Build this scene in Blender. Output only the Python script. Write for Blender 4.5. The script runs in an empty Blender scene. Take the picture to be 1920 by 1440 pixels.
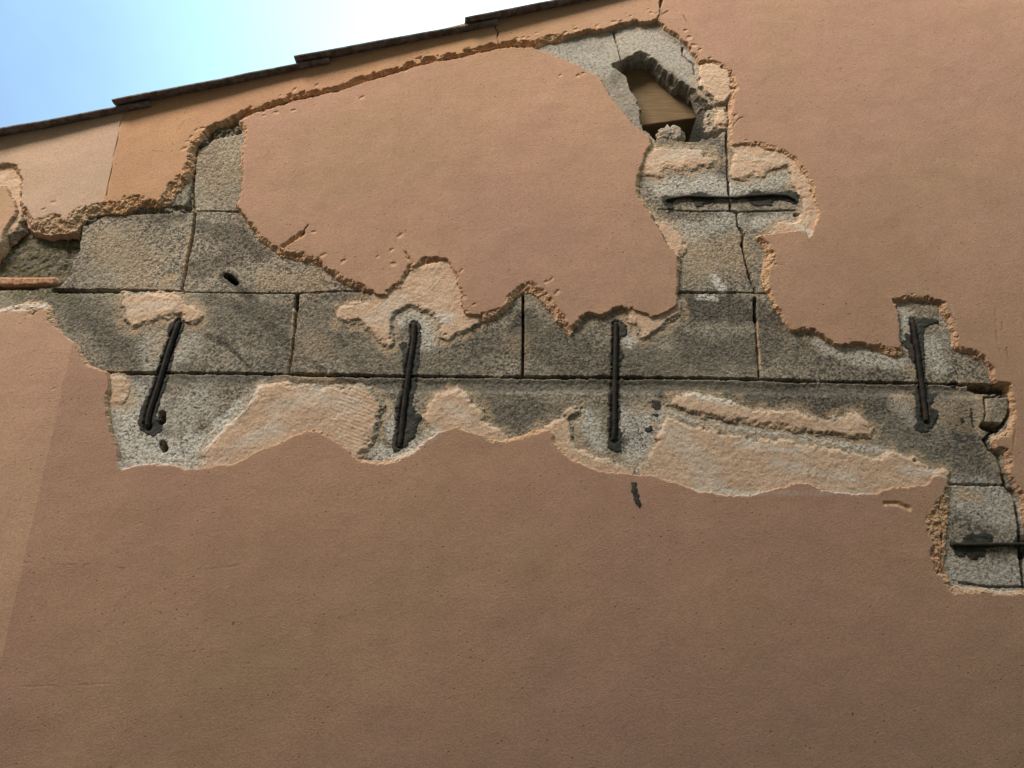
import bpy, math, random
import numpy as np
from mathutils import Matrix, Vector

scn = bpy.context.scene
COL = scn.collection
R = math.radians

# ------------------------------------------------------------------ camera
EYE = np.array([0.0, -1.65, 1.6])
PITCH, ROLL, FPX = R(21.4), 0.0052, 1500.0
_f = np.array([0, math.cos(PITCH), math.sin(PITCH)])
_u0 = np.array([0, -math.sin(PITCH), math.cos(PITCH)])
_r0 = np.array([1.0, 0, 0])
_r = math.cos(ROLL) * _r0 + math.sin(ROLL) * _u0
_u = -math.sin(ROLL) * _r0 + math.cos(ROLL) * _u0
cam_d = bpy.data.cameras.new("camera")
cam = bpy.data.objects.new("camera", cam_d)
COL.objects.link(cam)
cam_d.sensor_width = 36.0
cam_d.lens = FPX / 1920.0 * 36.0
cam_d.clip_start, cam_d.clip_end = 0.02, 2000.0
m = Matrix(((_r[0], _u[0], -_f[0], EYE[0]), (_r[1], _u[1], -_f[1], EYE[1]),
            (_r[2], _u[2], -_f[2], EYE[2]), (0, 0, 0, 1)))
cam.matrix_world = m
scn.camera = cam

# ------------------------------------------------------------------ sky, sun, exposure
SUN_EL, SUN_AZ = R(47), R(222)          # azimuth clockwise from +Y: behind the viewer, to the left
sun_dir = Vector((math.sin(SUN_AZ) * math.cos(SUN_EL), math.cos(SUN_AZ) * math.cos(SUN_EL), math.sin(SUN_EL)))
world = bpy.data.worlds.new("World")
scn.world = world
world.use_nodes = True
nt = world.node_tree
nt.nodes.clear()
N, L = nt.nodes.new, nt.links.new
sky = N("ShaderNodeTexSky")
sky.sky_type = 'NISHITA'
sky.sun_disc = False
sky.sun_elevation, sky.sun_rotation = SUN_EL, SUN_AZ
sky.air_density, sky.dust_density, sky.ozone_density = 1.0, 0.5, 0.4
tc = N("ShaderNodeTexCoord")
sep = N("ShaderNodeSeparateXYZ"); L(tc.outputs['Generated'], sep.inputs[0])
cn = N("ShaderNodeTexNoise"); cn.inputs['Scale'].default_value = 3.2
cn.inputs['Detail'].default_value = 7; cn.inputs['Roughness'].default_value = 0.55
L(tc.outputs['Generated'], cn.inputs['Vector'])
mr = N("ShaderNodeMapRange"); mr.inputs['From Min'].default_value = -0.55; mr.inputs['From Max'].default_value = 0.16
mr.interpolation_type = 'SMOOTHSTEP'
L(sep.outputs[0], mr.inputs['Value'])
ad = N("ShaderNodeMath"); ad.operation = 'MULTIPLY_ADD'
L(cn.outputs['Fac'], ad.inputs[0]); ad.inputs[1].default_value = 0.22; ad.inputs[2].default_value = -0.03
ad2 = N("ShaderNodeMath"); ad2.operation = 'ADD'; ad2.use_clamp = True
L(ad.outputs[0], ad2.inputs[0]); L(mr.outputs[0], ad2.inputs[1])
mx = N("ShaderNodeMix"); mx.data_type = 'RGBA'
L(ad2.outputs[0], mx.inputs[0]); L(sky.outputs[0], mx.inputs[6])
mx.inputs[7].default_value = (5.6, 9.2, 10.5, 1)      # bright thin cloud bank on that side of the sky
bg = N("ShaderNodeBackground"); bg.inputs['Strength'].default_value = 0.046
L(mx.outputs[2], bg.inputs['Color'])
wo = N("ShaderNodeOutputWorld"); L(bg.outputs[0], wo.inputs['Surface'])

sun_d = bpy.data.lights.new("sun", 'SUN')
sun_d.energy, sun_d.angle, sun_d.color = 1.5, R(24), (1.0, 0.92, 0.81)
sun = bpy.data.objects.new("sun", sun_d)
COL.objects.link(sun)
sun.rotation_euler = (-sun_dir).to_track_quat('-Z', 'Y').to_euler()
sun.location = (-3, -4, 8)
scn.view_settings.view_transform = 'Standard'
scn.view_settings.look = 'None'
scn.view_settings.gamma = 1.0
scn.view_settings.use_curve_mapping = False
scn.view_settings.exposure = 2.5
scn.render.engine = 'CYCLES'
scn.cycles.use_denoising = True
scn.cycles.max_bounces = 5
scn.cycles.diffuse_bounces = 3

# ------------------------------------------------------------------ helpers
def to_px(X, Y, Z):
    dx, dy, dz = X - EYE[0], Y - EYE[1], Z - EYE[2]
    w = dx * _f[0] + dy * _f[1] + dz * _f[2]
    a = dx * _r[0] + dy * _r[1] + dz * _r[2]
    b = dx * _u[0] + dy * _u[1] + dz * _u[2]
    return 960 + FPX * a / w, 720 - FPX * b / w

def on_wall(px, py, y=0.0):
    """point of the plane Y=y behind a measured spot of the photograph -> (X, Z)"""
    d = _f + (px - 960) / FPX * _r - (py - 720) / FPX * _u
    t = (y - EYE[1]) / d[1]
    return EYE[0] + t * d[0], EYE[2] + t * d[2]

def tag(o, label=None, cat=None, group=None, kind=None):
    if label: o['label'] = label
    if cat: o['category'] = cat
    if group: o['group'] = group
    if kind: o['kind'] = kind
    return o

def empty(name, loc):
    o = bpy.data.objects.new(name, None)
    o.location = loc
    o.empty_display_size = 0.1
    COL.objects.link(o)
    return o

def mesh_obj(name, verts, faces, mat, parent=None, smooth=True, attrs=None):
    """world coordinates in, one linked mesh object out (child keeps world place)"""
    v = np.asarray(verts, dtype=np.float32).reshape(-1, 3)
    me = bpy.data.meshes.new(name)
    if isinstance(faces, np.ndarray):
        nf = len(faces)
        me.vertices.add(len(v)); me.vertices.foreach_set('co', v.ravel())
        me.loops.add(nf * 4); me.loops.foreach_set('vertex_index', faces.astype(np.int32).ravel())
        me.polygons.add(nf)
        me.polygons.foreach_set('loop_start', np.arange(0, nf * 4, 4, dtype=np.int32))
    else:
        me.from_pydata([tuple(p) for p in v], [], faces)
    me.update(calc_edges=True)
    me.validate()
    if smooth:
        me.polygons.foreach_set('use_smooth', np.ones(len(me.polygons), dtype=bool))
    for k, a in (attrs or {}).items():
        at = me.attributes.new(k, 'FLOAT', 'POINT')
        at.data.foreach_set('value', np.asarray(a, dtype=np.float32))
    me.materials.append(mat)
    o = bpy.data.objects.new(name, me)
    COL.objects.link(o)
    if parent is not None:
        o.parent = parent
        o.location = -Vector(parent.location)
    return o

# ------------------------------------------------------------------ materials
def new_mat(name):
    mt = bpy.data.materials.new(name)
    mt.use_nodes = True
    t = mt.node_tree
    t.nodes.clear()
    out = t.nodes.new("ShaderNodeOutputMaterial")
    b = t.nodes.new("ShaderNodeBsdfPrincipled")
    t.links.new(b.outputs[0], out.inputs[0])
    b.inputs['Specular IOR Level'].default_value = 0.15
    return mt, t, b

class G:
    """small node-graph writer"""
    def __init__(s, t):
        s.t = t
        s.co = t.nodes.new("ShaderNodeTexCoord").outputs['Object']
    def noise(s, scale, detail=3, rough=0.6, vec=None):
        n = s.t.nodes.new("ShaderNodeTexNoise")
        n.inputs['Scale'].default_value = scale; n.inputs['Detail'].default_value = detail
        n.inputs['Roughness'].default_value = rough
        s.t.links.new(vec or s.co, n.inputs['Vector'])
        return n.outputs['Fac']
    def voro(s, scale, feature='F1', out='Distance', vec=None):
        n = s.t.nodes.new("ShaderNodeTexVoronoi"); n.feature = feature
        n.inputs['Scale'].default_value = scale
        s.t.links.new(vec or s.co, n.inputs['Vector'])
        return n.outputs[out]
    def attr(s, name):
        n = s.t.nodes.new("ShaderNodeAttribute"); n.attribute_name = name
        return n.outputs['Fac']
    def rng(s, v, a, b, c=0.0, d=1.0, smooth=True):
        n = s.t.nodes.new("ShaderNodeMapRange")
        if smooth: n.interpolation_type = 'SMOOTHSTEP'
        for k, x in (('From Min', a), ('From Max', b), ('To Min', c), ('To Max', d)):
            n.inputs[k].default_value = x
        s.t.links.new(v, n.inputs['Value'])
        return n.outputs[0]
    def math(s, op, a, b=0.0, clamp=False):
        n = s.t.nodes.new("ShaderNodeMath"); n.operation = op; n.use_clamp = clamp
        for i, x in enumerate((a, b)):
            if isinstance(x, (int, float)): n.inputs[i].default_value = x
            else: s.t.links.new(x, n.inputs[i])
        return n.outputs[0]
    def mix(s, f, a, b, blend='MIX'):
        n = s.t.nodes.new("ShaderNodeMix"); n.data_type = 'RGBA'; n.blend_type = blend
        for i, x in ((0, f), (6, a), (7, b)):
            if isinstance(x, (int, float)): n.inputs[i].default_value = x
            elif isinstance(x, tuple): n.inputs[i].default_value = (*x, 1)
            else: s.t.links.new(x, n.inputs[i])
        return n.outputs[2]
    def bump(s, h, strength, dist, base=None):
        n = s.t.nodes.new("ShaderNodeBump")
        n.inputs['Strength'].default_value = strength; n.inputs['Distance'].default_value = dist
        s.t.links.new(h, n.inputs['Height'])
        if base is not None: s.t.links.new(base, n.inputs['Normal'])
        return n.outputs[0]

def plaster_mat(name, c1, c2, body1, body2, worn_to=None):
    mt, t, b = new_mat(name)
    g = G(t)
    big = g.noise(1.7, 4, 0.6)
    mid = g.noise(14, 5, 0.65)
    fine = g.noise(260, 3, 0.7)
    col = g.mix(g.rng(big, 0.35, 0.65), c1, c2)
    col = g.mix(g.math('MULTIPLY', g.rng(mid, 0.40, 0.75), 0.22), col, tuple(x * 1.22 for x in c1))
    olive = g.noise(2.6, 5, 0.6)
    col = g.mix(g.math('MULTIPLY', g.rng(olive, 0.46, 0.64), 0.55), col, (c1[0] * 0.80, c1[1] * 0.86, c1[2] * 0.78))
    mo = t.nodes.new("ShaderNodeMapping"); mo.inputs['Location'].default_value = (7.3, 2.1, 4.4)
    t.links.new(g.co, mo.inputs['Vector'])
    mauve = g.noise(2.1, 5, 0.62, mo.outputs[0])
    col = g.mix(g.math('MULTIPLY', g.rng(mauve, 0.46, 0.64), 0.60), col, (c1[0] * 0.90, c1[1] * 0.87, c1[2] * 0.98))
    ms = t.nodes.new("ShaderNodeMapping"); ms.inputs['Scale'].default_value = (9.0, 9.0, 0.9)
    t.links.new(g.co, ms.inputs['Vector'])
    col = g.mix(g.math('MULTIPLY', g.rng(g.noise(1.6, 5, 0.65, ms.outputs[0]), 0.50, 0.72), 0.20), col, tuple(x * 0.72 for x in c1))
    col = g.mix(g.math('MULTIPLY', g.rng(fine, 0.36, 0.62, 1, 0), 0.36), col, tuple(x * 0.52 for x in c1))
    if worn_to:            # the orange wash thins out up the slope
        px_ = t.nodes.new("ShaderNodeSeparateXYZ"); t.links.new(g.co, px_.inputs[0])
        edge = g.math('ADD', px_.outputs[0], g.math('MULTIPLY', g.noise(4, 4, 0.6), 0.25))
        col = g.mix(g.rng(edge, -0.15, 0.50), col, worn_to)
    # pin holes left by the float, filled with dirt
    sel = g.voro(130, out='Color')
    sp = t.nodes.new("ShaderNodeSeparateColor"); t.links.new(sel, sp.inputs[0])
    d = g.voro(130)
    pin = g.math('MULTIPLY', g.rng(d, 0.10, 0.26, 1, 0), g.rng(sp.outputs[0], 0.86, 0.90))
    sel2 = g.voro(48, out='Color')
    sp2 = t.nodes.new("ShaderNodeSeparateColor"); t.links.new(sel2, sp2.inputs[0])
    pin2 = g.math('MULTIPLY', g.rng(g.voro(48), 0.03, 0.09, 1, 0), g.rng(sp2.outputs[1], 0.88, 0.90))
    pins = g.math('MULTIPLY', g.math('MAXIMUM', pin, pin2), g.rng(g.noise(6, 4, 0.7), 0.38, 0.60))
    col = g.mix(g.math('MULTIPLY', pins, 0.62), col, (0.07, 0.045, 0.03))
    # broken body of the render
    chip = g.attr('chip')
    bcol = g.mix(g.rng(g.noise(60, 4, 0.7), 0.35, 0.65), body1, body2)
    bcol = g.mix(g.math('MULTIPLY', g.rng(g.noise(330, 2, 0.7), 0.5, 0.7), 0.35), bcol, (0.70, 0.60, 0.46))
    bcol = g.mix(g.math('MULTIPLY', g.rng(g.noise(210, 2, 0.6), 0.56, 0.68), 0.5), bcol, (0.17, 0.105, 0.06))
    col = g.mix(chip, col, bcol)
    lime = g.attr('lime')
    lf = g.math('MULTIPLY', lime, g.rng(g.noise(120, 4, 0.75), 0.38, 0.58))
    col = g.mix(lf, col, (0.62, 0.54, 0.47))
    col = g.mix(g.attr('dirt'), col, (0.05, 0.038, 0.028))
    t.links.new(col, b.inputs['Base Color'])
    b.inputs['Roughness'].default_value = 0.93
    wave = g.noise(9, 3, 0.5)
    h = g.math('ADD', g.math('MULTIPLY', fine, 0.6), g.math('MULTIPLY', g.noise(620, 2, 0.6), 0.4))
    h = g.math('SUBTRACT', h, g.math('MULTIPLY', pins, 1.0))
    n0 = g.bump(wave, 0.25, 0.02)
    n1 = g.bump(h, 0.75, 0.0026, n0)
    t.links.new(n1, b.inputs['Normal'])
    return mt

M_PLASTER = plaster_mat("ochre render", (0.518, 0.297, 0.188), (0.474, 0.266, 0.174), (0.62, 0.36, 0.190), (0.52, 0.30, 0.165))
M_VERGE = plaster_mat("orange verge render", (0.575, 0.312, 0.168), (0.53, 0.295, 0.163), (0.62, 0.345, 0.175), (0.52, 0.295, 0.155), (0.49, 0.283, 0.178))
M_PALE = plaster_mat("pale render", (0.63, 0.41, 0.28), (0.585, 0.375, 0.255), (0.57, 0.36, 0.21), (0.48, 0.30, 0.18))

M_STRIP = plaster_mat("sun bleached render", (0.60, 0.352, 0.218), (0.56, 0.325, 0.205), (0.56, 0.35, 0.20), (0.47, 0.30, 0.18))

def undercoat_mat():
    mt, t, b = new_mat("peach undercoat")
    g = G(t)
    col = g.mix(g.rng(g.noise(22, 4, 0.65), 0.35, 0.65), (0.72, 0.49, 0.335), (0.65, 0.42, 0.28))
    col = g.mix(g.math('MULTIPLY', g.rng(g.noise(8, 3, 0.6), 0.5, 0.7), 0.4), col, (0.56, 0.34, 0.22))
    col = g.mix(g.math('MULTIPLY', g.rng(g.noise(240, 3, 0.7), 0.36, 0.58, 1, 0), 0.36), col, (0.25, 0.16, 0.095))
    col = g.mix(g.math('MULTIPLY', g.rng(g.noise(400, 2, 0.7), 0.55, 0.7), 0.35), col, (0.72, 0.58, 0.42))
    grey = g.mix(g.rng(g.noise(200, 4, 0.8), 0.40, 0.60), (0.14, 0.12, 0.09), (0.45, 0.36, 0.26))
    worn = g.math('ADD', g.math('MULTIPLY', g.attr('thin'), 0.36), g.math('MULTIPLY', g.noise(60, 5, 0.8), 0.9))
    col = g.mix(g.rng(worn, 0.66, 0.80), col, grey)
    lf = g.math('MULTIPLY', g.attr('lime'), g.rng(g.noise(120, 4, 0.75), 0.34, 0.52))
    col = g.mix(lf, col, (0.66, 0.57, 0.48))
    col = g.mix(g.attr('dirt'), col, (0.05, 0.045, 0.035))
    t.links.new(col, b.inputs['Base Color'])
    b.inputs['Roughness'].default_value = 0.95
    h = g.math('ADD', g.noise(230, 4, 0.7), g.math('MULTIPLY', g.noise(550, 2, 0.6), 0.5))
    t.links.new(g.bump(h, 0.55, 0.003), b.inputs['Normal'])
    return mt
M_UNDER = undercoat_mat()

def concrete_mat(name, tint=(1, 1, 1), grain=1.0):
    mt, t, b = new_mat(name)
    g = G(t)
    T = lambda c: tuple(x * y for x, y in zip(c, tint))
    cell = t.nodes.new("ShaderNodeSeparateColor"); t.links.new(g.voro(210, out='Color'), cell.inputs[0])
    gr = g.math('ADD', g.math('MULTIPLY', g.noise(190, 4, 0.8), 0.55), g.math('MULTIPLY', g.noise(420, 2, 0.6), 0.20))
    gr = g.math('ADD', gr, g.math('MULTIPLY', cell.outputs[0], 0.25))
    lo = tuple(0.075 + (0.25 - 0.075) * (1 - grain) for _ in range(3))
    col = g.mix(g.rng(gr, 0.38, 0.60), T((lo[0], lo[1] * 0.93, lo[2] * 0.76)), T((0.44, 0.342, 0.252)))
    oi = t.nodes.new("ShaderNodeObjectInfo").outputs['Random']
    col = g.mix(g.rng(oi, 0, 1, 0.0, 0.34, False), col, T((0.235, 0.205, 0.16)))
    warm = g.noise(5, 4, 0.6)
    col = g.mix(g.math('MULTIPLY', g.rng(warm, 0.40, 0.65), 0.45), col, T((0.40, 0.33, 0.235)))
    # dark weathering, patchy between the grains
    dirt = g.attr('dirt')
    dn = g.rng(g.noise(150, 4, 0.8), 0.34, 0.60, 1, 0.55)
    col = g.mix(g.math('MULTIPLY', dirt, dn, True), col, (0.036, 0.031, 0.025))
    lime = g.attr('lime')
    lf = g.math('MULTIPLY', lime, g.rng(g.noise(130, 5, 0.85), 0.42, 0.54), True)
    col = g.mix(lf, col, (0.72, 0.645, 0.555))
    peach = g.attr('peach')
    pf = g.math('MULTIPLY', peach, g.rng(g.noise(140, 4, 0.8), 0.36, 0.56), True)
    col = g.mix(pf, col, (0.56, 0.375, 0.225))
    pit = g.math('MULTIPLY', g.rng(g.noise(330, 3, 0.6), 0.32, 0.42, 1, 0), 0.85 * grain)
    pit = g.math('MULTIPLY', pit, g.math('SUBTRACT', 1.0, g.math('MULTIPLY', lf, 0.75)))
    col = g.mix(pit, col, (0.035, 0.032, 0.027))
    moss = g.math('MULTIPLY', g.attr('moss'), g.rng(g.noise(70, 4, 0.7), 0.42, 0.6), True)
    col = g.mix(moss, col, (0.115, 0.105, 0.045))
    t.links.new(col, b.inputs['Base Color'])
    b.inputs['Roughness'].default_value = 0.96
    h = g.math('ADD', g.noise(210, 4, 0.75), g.math('MULTIPLY', g.voro(190), -0.5))
    t.links.new(g.bump(h, 0.5 * grain + 0.1, 0.0035), b.inputs['Normal'])
    return mt
M_BLOCK = concrete_mat("grey concrete block")
M_MORTAR = concrete_mat("grey mortar", (0.86, 0.88, 0.90), 0.7)
M_SMOOTH = concrete_mat("smooth pale concrete", (0.95, 0.95, 0.98), 0.3)
M_LUMP = concrete_mat("pale mortar", (0.95, 0.93, 0.95))

def simple_mat(name, c1, c2, scale, rough, bs=0.4, bd=0.002, spec=0.2):
    mt, t, b = new_mat(name)
    g = G(t)
    col = g.mix(g.rng(g.noise(scale, 5, 0.7), 0.35, 0.65), c1, c2)
    t.links.new(col, b.inputs['Base Color'])
    b.inputs['Roughness'].default_value = rough
    b.inputs['Specular IOR Level'].default_value = spec
    t.links.new(g.bump(g.noise(scale * 2.2, 4, 0.7), bs, bd), b.inputs['Normal'])
    return mt
M_RESIN = simple_mat("dark resin", (0.036, 0.033, 0.027), (0.068, 0.061, 0.049), 45, 0.75, 0.6, 0.004, 0.2)
M_STEEL = simple_mat("dark rusty rebar", (0.014, 0.012, 0.010), (0.050, 0.030, 0.019), 70, 0.7, 0.5, 0.001, 0.2)
M_TILE = simple_mat("weathered roof tile", (0.10, 0.065, 0.05), (0.21, 0.17, 0.15), 55, 0.9, 0.7, 0.004)
M_CLAY = simple_mat("red clay", (0.42, 0.20, 0.11), (0.52, 0.29, 0.17), 60, 0.9, 0.7, 0.004)
M_ROOF = simple_mat("roof underlay", (0.2, 0.12, 0.08), (0.25, 0.16, 0.11), 10, 0.9)
M_GROUND = simple_mat("worn concrete paving", (0.13, 0.11, 0.09), (0.18, 0.155, 0.13), 6, 0.95)
M_OPP = simple_mat("sand coloured render", (0.22, 0.15, 0.105), (0.27, 0.19, 0.13), 8, 0.95)

def wood_mat():
    mt, t, b = new_mat("old pine")
    g = G(t)
    mp = t.nodes.new("ShaderNodeMapping"); mp.inputs['Scale'].default_value = (1.0, 3.0, 9.0)
    mp.inputs['Rotation'].default_value = (0, R(12), 0)
    t.links.new(g.co, mp.inputs['Vector'])
    gr = g.noise(16, 6, 0.65, mp.outputs[0])
    col = g.mix(g.rng(gr, 0.36, 0.64), (0.195, 0.127, 0.068), (0.235, 0.155, 0.082))
    col = g.mix(g.math('MULTIPLY', g.rng(g.noise(90, 4, 0.7), 0.5, 0.7), 0.4), col, (0.20, 0.12, 0.06))
    t.links.new(col, b.inputs['Base Color'])
    b.inputs['Roughness'].default_value = 0.8
    t.links.new(g.bump(gr, 0.5, 0.003), b.inputs['Normal'])
    return mt
M_WOOD = wood_mat()

# ------------------------------------------------------------------ the wall's working grid (metres on the wall plane)
S = 0.0018
X0, X1, Z0, Z1 = -1.52, 1.56, 1.38, 3.50
gx = np.arange(X0, X1, S)
gz = np.arange(Z0, Z1, S)
NX, NZ = len(gx), len(gz)
XX, ZZ = np.meshgrid(gx, gz, indexing='ij')
PX, PY = to_px(XX, 0.0 * XX, ZZ)
XX = XX.astype(np.float32); ZZ = ZZ.astype(np.float32)
PX = PX.astype(np.float32); PY = PY.astype(np.float32)

def sm(t):
    t = np.clip(t, 0, 1)
    return t * t * (3 - 2 * t)

def vnoise(freq, seed):
    rg = np.random.default_rng(seed)
    fx, fz = (gx - X0) * freq, (gz - Z0) * freq
    ix, iz = fx.astype(int), fz.astype(int)
    tab = rg.random((ix.max() + 2, iz.max() + 2), dtype=np.float32)
    tx, tz = sm(fx - ix).astype(np.float32)[:, None], sm(fz - iz).astype(np.float32)[None, :]
    a = tab[np.ix_(ix, iz)]; b_ = tab[np.ix_(ix + 1, iz)]
    c = tab[np.ix_(ix, iz + 1)]; d = tab[np.ix_(ix + 1, iz + 1)]
    return ((a * (1 - tx) + b_ * tx) * (1 - tz) + (c * (1 - tx) + d * tx) * tz) * 2 - 1

def fbm(freq, octs, seed, gain=0.55):
    o, a, tot = 0, 1.0, 0
    for k in range(octs):
        o = o + a * vnoise(freq * 2.03 ** k, seed + k); tot += a; a *= gain
    return o / tot

def worley(freq, seed, warp=None):
    rg = np.random.default_rng(seed)
    nx_, nz_ = int((X1 - X0) * freq) + 6, int((Z1 - Z0) * freq) + 6
    jx, jz = rg.random((nx_, nz_), dtype=np.float32), rg.random((nx_, nz_), dtype=np.float32)
    val = rg.random((nx_, nz_), dtype=np.float32)
    u, v = (XX - X0) * freq + 2, (ZZ - Z0) * freq + 2
    if warp is not None:
        u = u + warp[0]; v = v + warp[1]
    iu, iv = np.floor(u).astype(int), np.floor(v).astype(int)
    best = np.full(u.shape, 9.0, np.float32); bv = np.zeros(u.shape, np.float32)
    for a in (-1, 0, 1):
        for b_ in (-1, 0, 1):
            ci, cj = np.clip(iu + a, 0, nx_ - 1), np.clip(iv + b_, 0, nz_ - 1)
            d = (ci + jx[ci, cj] - u) ** 2 + (cj + jz[ci, cj] - v) ** 2
            k = d < best
            best = np.where(k, d, best); bv = np.where(k, val[ci, cj], bv)
    return np.sqrt(best), bv

def seg_field(pts, closed, bw=None, pad=None, sub=3):
    """distance in metres to a traced outline (vertices given as photo spots, x, y[, width px]);
    returns (distance signed + inside, width in metres) on the full grid, from a coarser one"""
    P = [on_wall(p[0], p[1]) for p in pts]
    W = [(p[2] if len(p) > 2 else 5.0) / 800.0 for p in pts]
    cx, cz = gx[::sub], gz[::sub]
    cx = np.append(cx, cx[-1] + sub * S); cz = np.append(cz, cz[-1] + sub * S)
    A, B = np.meshgrid(cx, cz, indexing='ij')
    A = A.astype(np.float32); B = B.astype(np.float32)
    best = np.full(A.shape, 1e9, np.float32); bw_ = np.zeros(A.shape, np.float32)
    inside = np.zeros(A.shape, bool)
    n = len(P)
    for i in range(n if closed else n - 1):
        (x0, z0), (x1, z1) = P[i], P[(i + 1) % n]
        w0, w1 = W[i], W[(i + 1) % n]
        ex, ez = x1 - x0, z1 - z0
        t = np.clip(((A - x0) * ex + (B - z0) * ez) / (ex * ex + ez * ez + 1e-12), 0, 1)
        d = (A - x0 - t * ex) ** 2 + (B - z0 - t * ez) ** 2
        k = d < best
        best = np.where(k, d, best); bw_ = np.where(k, w0 + t * (w1 - w0), bw_)
        if closed and abs(ez) > 1e-9:
            c = ((z0 > B) != (z1 > B)) & (A < x0 + (B - z0) / ez * ex)
            inside ^= c
    d = np.sqrt(best)
    if closed: d = np.where(inside, d, -d)
    def up(F):
        i = np.arange(NX); j = np.arange(NZ)
        i0, j0 = i // sub, j // sub
        ti = ((i % sub) / sub).astype(np.float32)[:, None]; tj = ((j % sub) / sub).astype(np.float32)[None, :]
        return (F[np.ix_(i0, j0)] * (1 - ti) + F[np.ix_(i0 + 1, j0)] * ti) * (1 - tj) + \
               (F[np.ix_(i0, j0 + 1)] * (1 - ti) + F[np.ix_(i0 + 1, j0 + 1)] * ti) * tj
    return up(d), up(bw_)

def local_box(pts, pad):
    xs = [on_wall(p[0], p[1])[0] for p in pts]; zs = [on_wall(p[0], p[1])[1] for p in pts]
    i0 = max(0, int((min(xs) - pad - X0) / S)); i1 = min(NX, int((max(xs) + pad - X0) / S) + 2)
    j0 = max(0, int((min(zs) - pad - Z0) / S)); j1 = min(NZ, int((max(zs) + pad - Z0) / S) + 2)
    return slice(i0, max(i0, i1)), slice(j0, max(j0, j1))

def local_dist(pts, closed, pad):
    """(slices, distance in metres) close to a traced line or outline"""
    sx, sz = local_box(pts, pad)
    A, B = XX[sx, sz], ZZ[sx, sz]
    best = np.full(A.shape, 1e9, np.float32); inside = np.zeros(A.shape, bool)
    P = [on_wall(p[0], p[1]) for p in pts]
    n = len(P)
    if n == 1:
        return (sx, sz), np.sqrt((A - P[0][0]) ** 2 + (B - P[0][1]) ** 2)
    for i in range(n if closed else n - 1):
        (x0, z0), (x1, z1) = P[i], P[(i + 1) % n]
        ex, ez = x1 - x0, z1 - z0
        t = np.clip(((A - x0) * ex + (B - z0) * ez) / (ex * ex + ez * ez + 1e-12), 0, 1)
        best = np.minimum(best, (A - x0 - t * ex) ** 2 + (B - z0 - t * ez) ** 2)
        if closed and abs(ez) > 1e-9:
            inside ^= ((z0 > B) != (z1 > B)) & (A < x0 + (B - z0) / ez * ex)
    d = np.sqrt(best)
    if closed: d = np.where(inside, d, -d)
    return (sx, sz), d

n1 = fbm(14, 4, 10); n2 = fbm(45, 3, 20); n3 = fbm(140, 3, 30); n4 = fbm(300, 2, 40)
n0 = fbm(7, 3, 5)
wf, wv = worley(62, 50, (n2 * 0.6, n3 * 0.25))      # flakes of about 16 mm
wf2, wv2 = worley(150, 51, (n3 * 0.4, n2 * 0.4))

# ------------------------------------------------------------------ traced outlines (photo spots; third number: width of the broken edge)
ROOF = [(-900, 470), (0, 252), (205, 206), (550, 124), (870, 44), (1240, -48), (1900, -230)]

PANELS = {}
PANELS['verge'] = [(-900, 420, 3), (-300, 400, 4), (-60, 330, 8), (0, 318, 10), (25, 322, 15), (40, 345, 8), (38, 385, 8), (45, 412, 20), (52, 430, 25),
    (65, 438, 26), (100, 440, 30), (138, 438, 32), (150, 424, 28), (165, 408, 24), (185, 401, 20), (212, 400, 20), (235, 401, 24),
    (250, 394, 30), (275, 390, 34), (300, 391, 34), (318, 384, 32), (332, 362, 24), (343, 345, 18), (360, 335, 18), (365, 315, 20),
    (366, 290, 16), (368, 275, 12), (385, 262, 12), (395, 250, 14), (405, 240, 12), (425, 236, 14), (445, 229, 14), (480, 213, 6),
    (520, 201, 6), (560, 189, 6), (600, 181, 6), (640, 173, 6), (680, 159, 6), (720, 146, 6), (760, 134, 6), (800, 123, 6),
    (850, 113, 6), (890, 104, 6), (925, 96, 6), (935, 93, 6), (960, 91, 6), (1000, 92, 8), (1015, 86, 12), (1030, 81, 12), (1055, 79, 14),
    (1065, 73, 14), (1080, 71, 14), (1095, 64, 14), (1120, 63, 14), (1140, 60, 14), (1150, 56, 14), (1165, 53, 14), (1178, 49, 14), (1185, 45, 14),
    (1200, 48, 12), (1212, 49, 12), (1222, 45, 12), (1231, 43, 8), (1236, 20, 2), (1240, -10, 2), (1246, -60, 2),
    (1000, -120), (-900, 60)]
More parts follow.
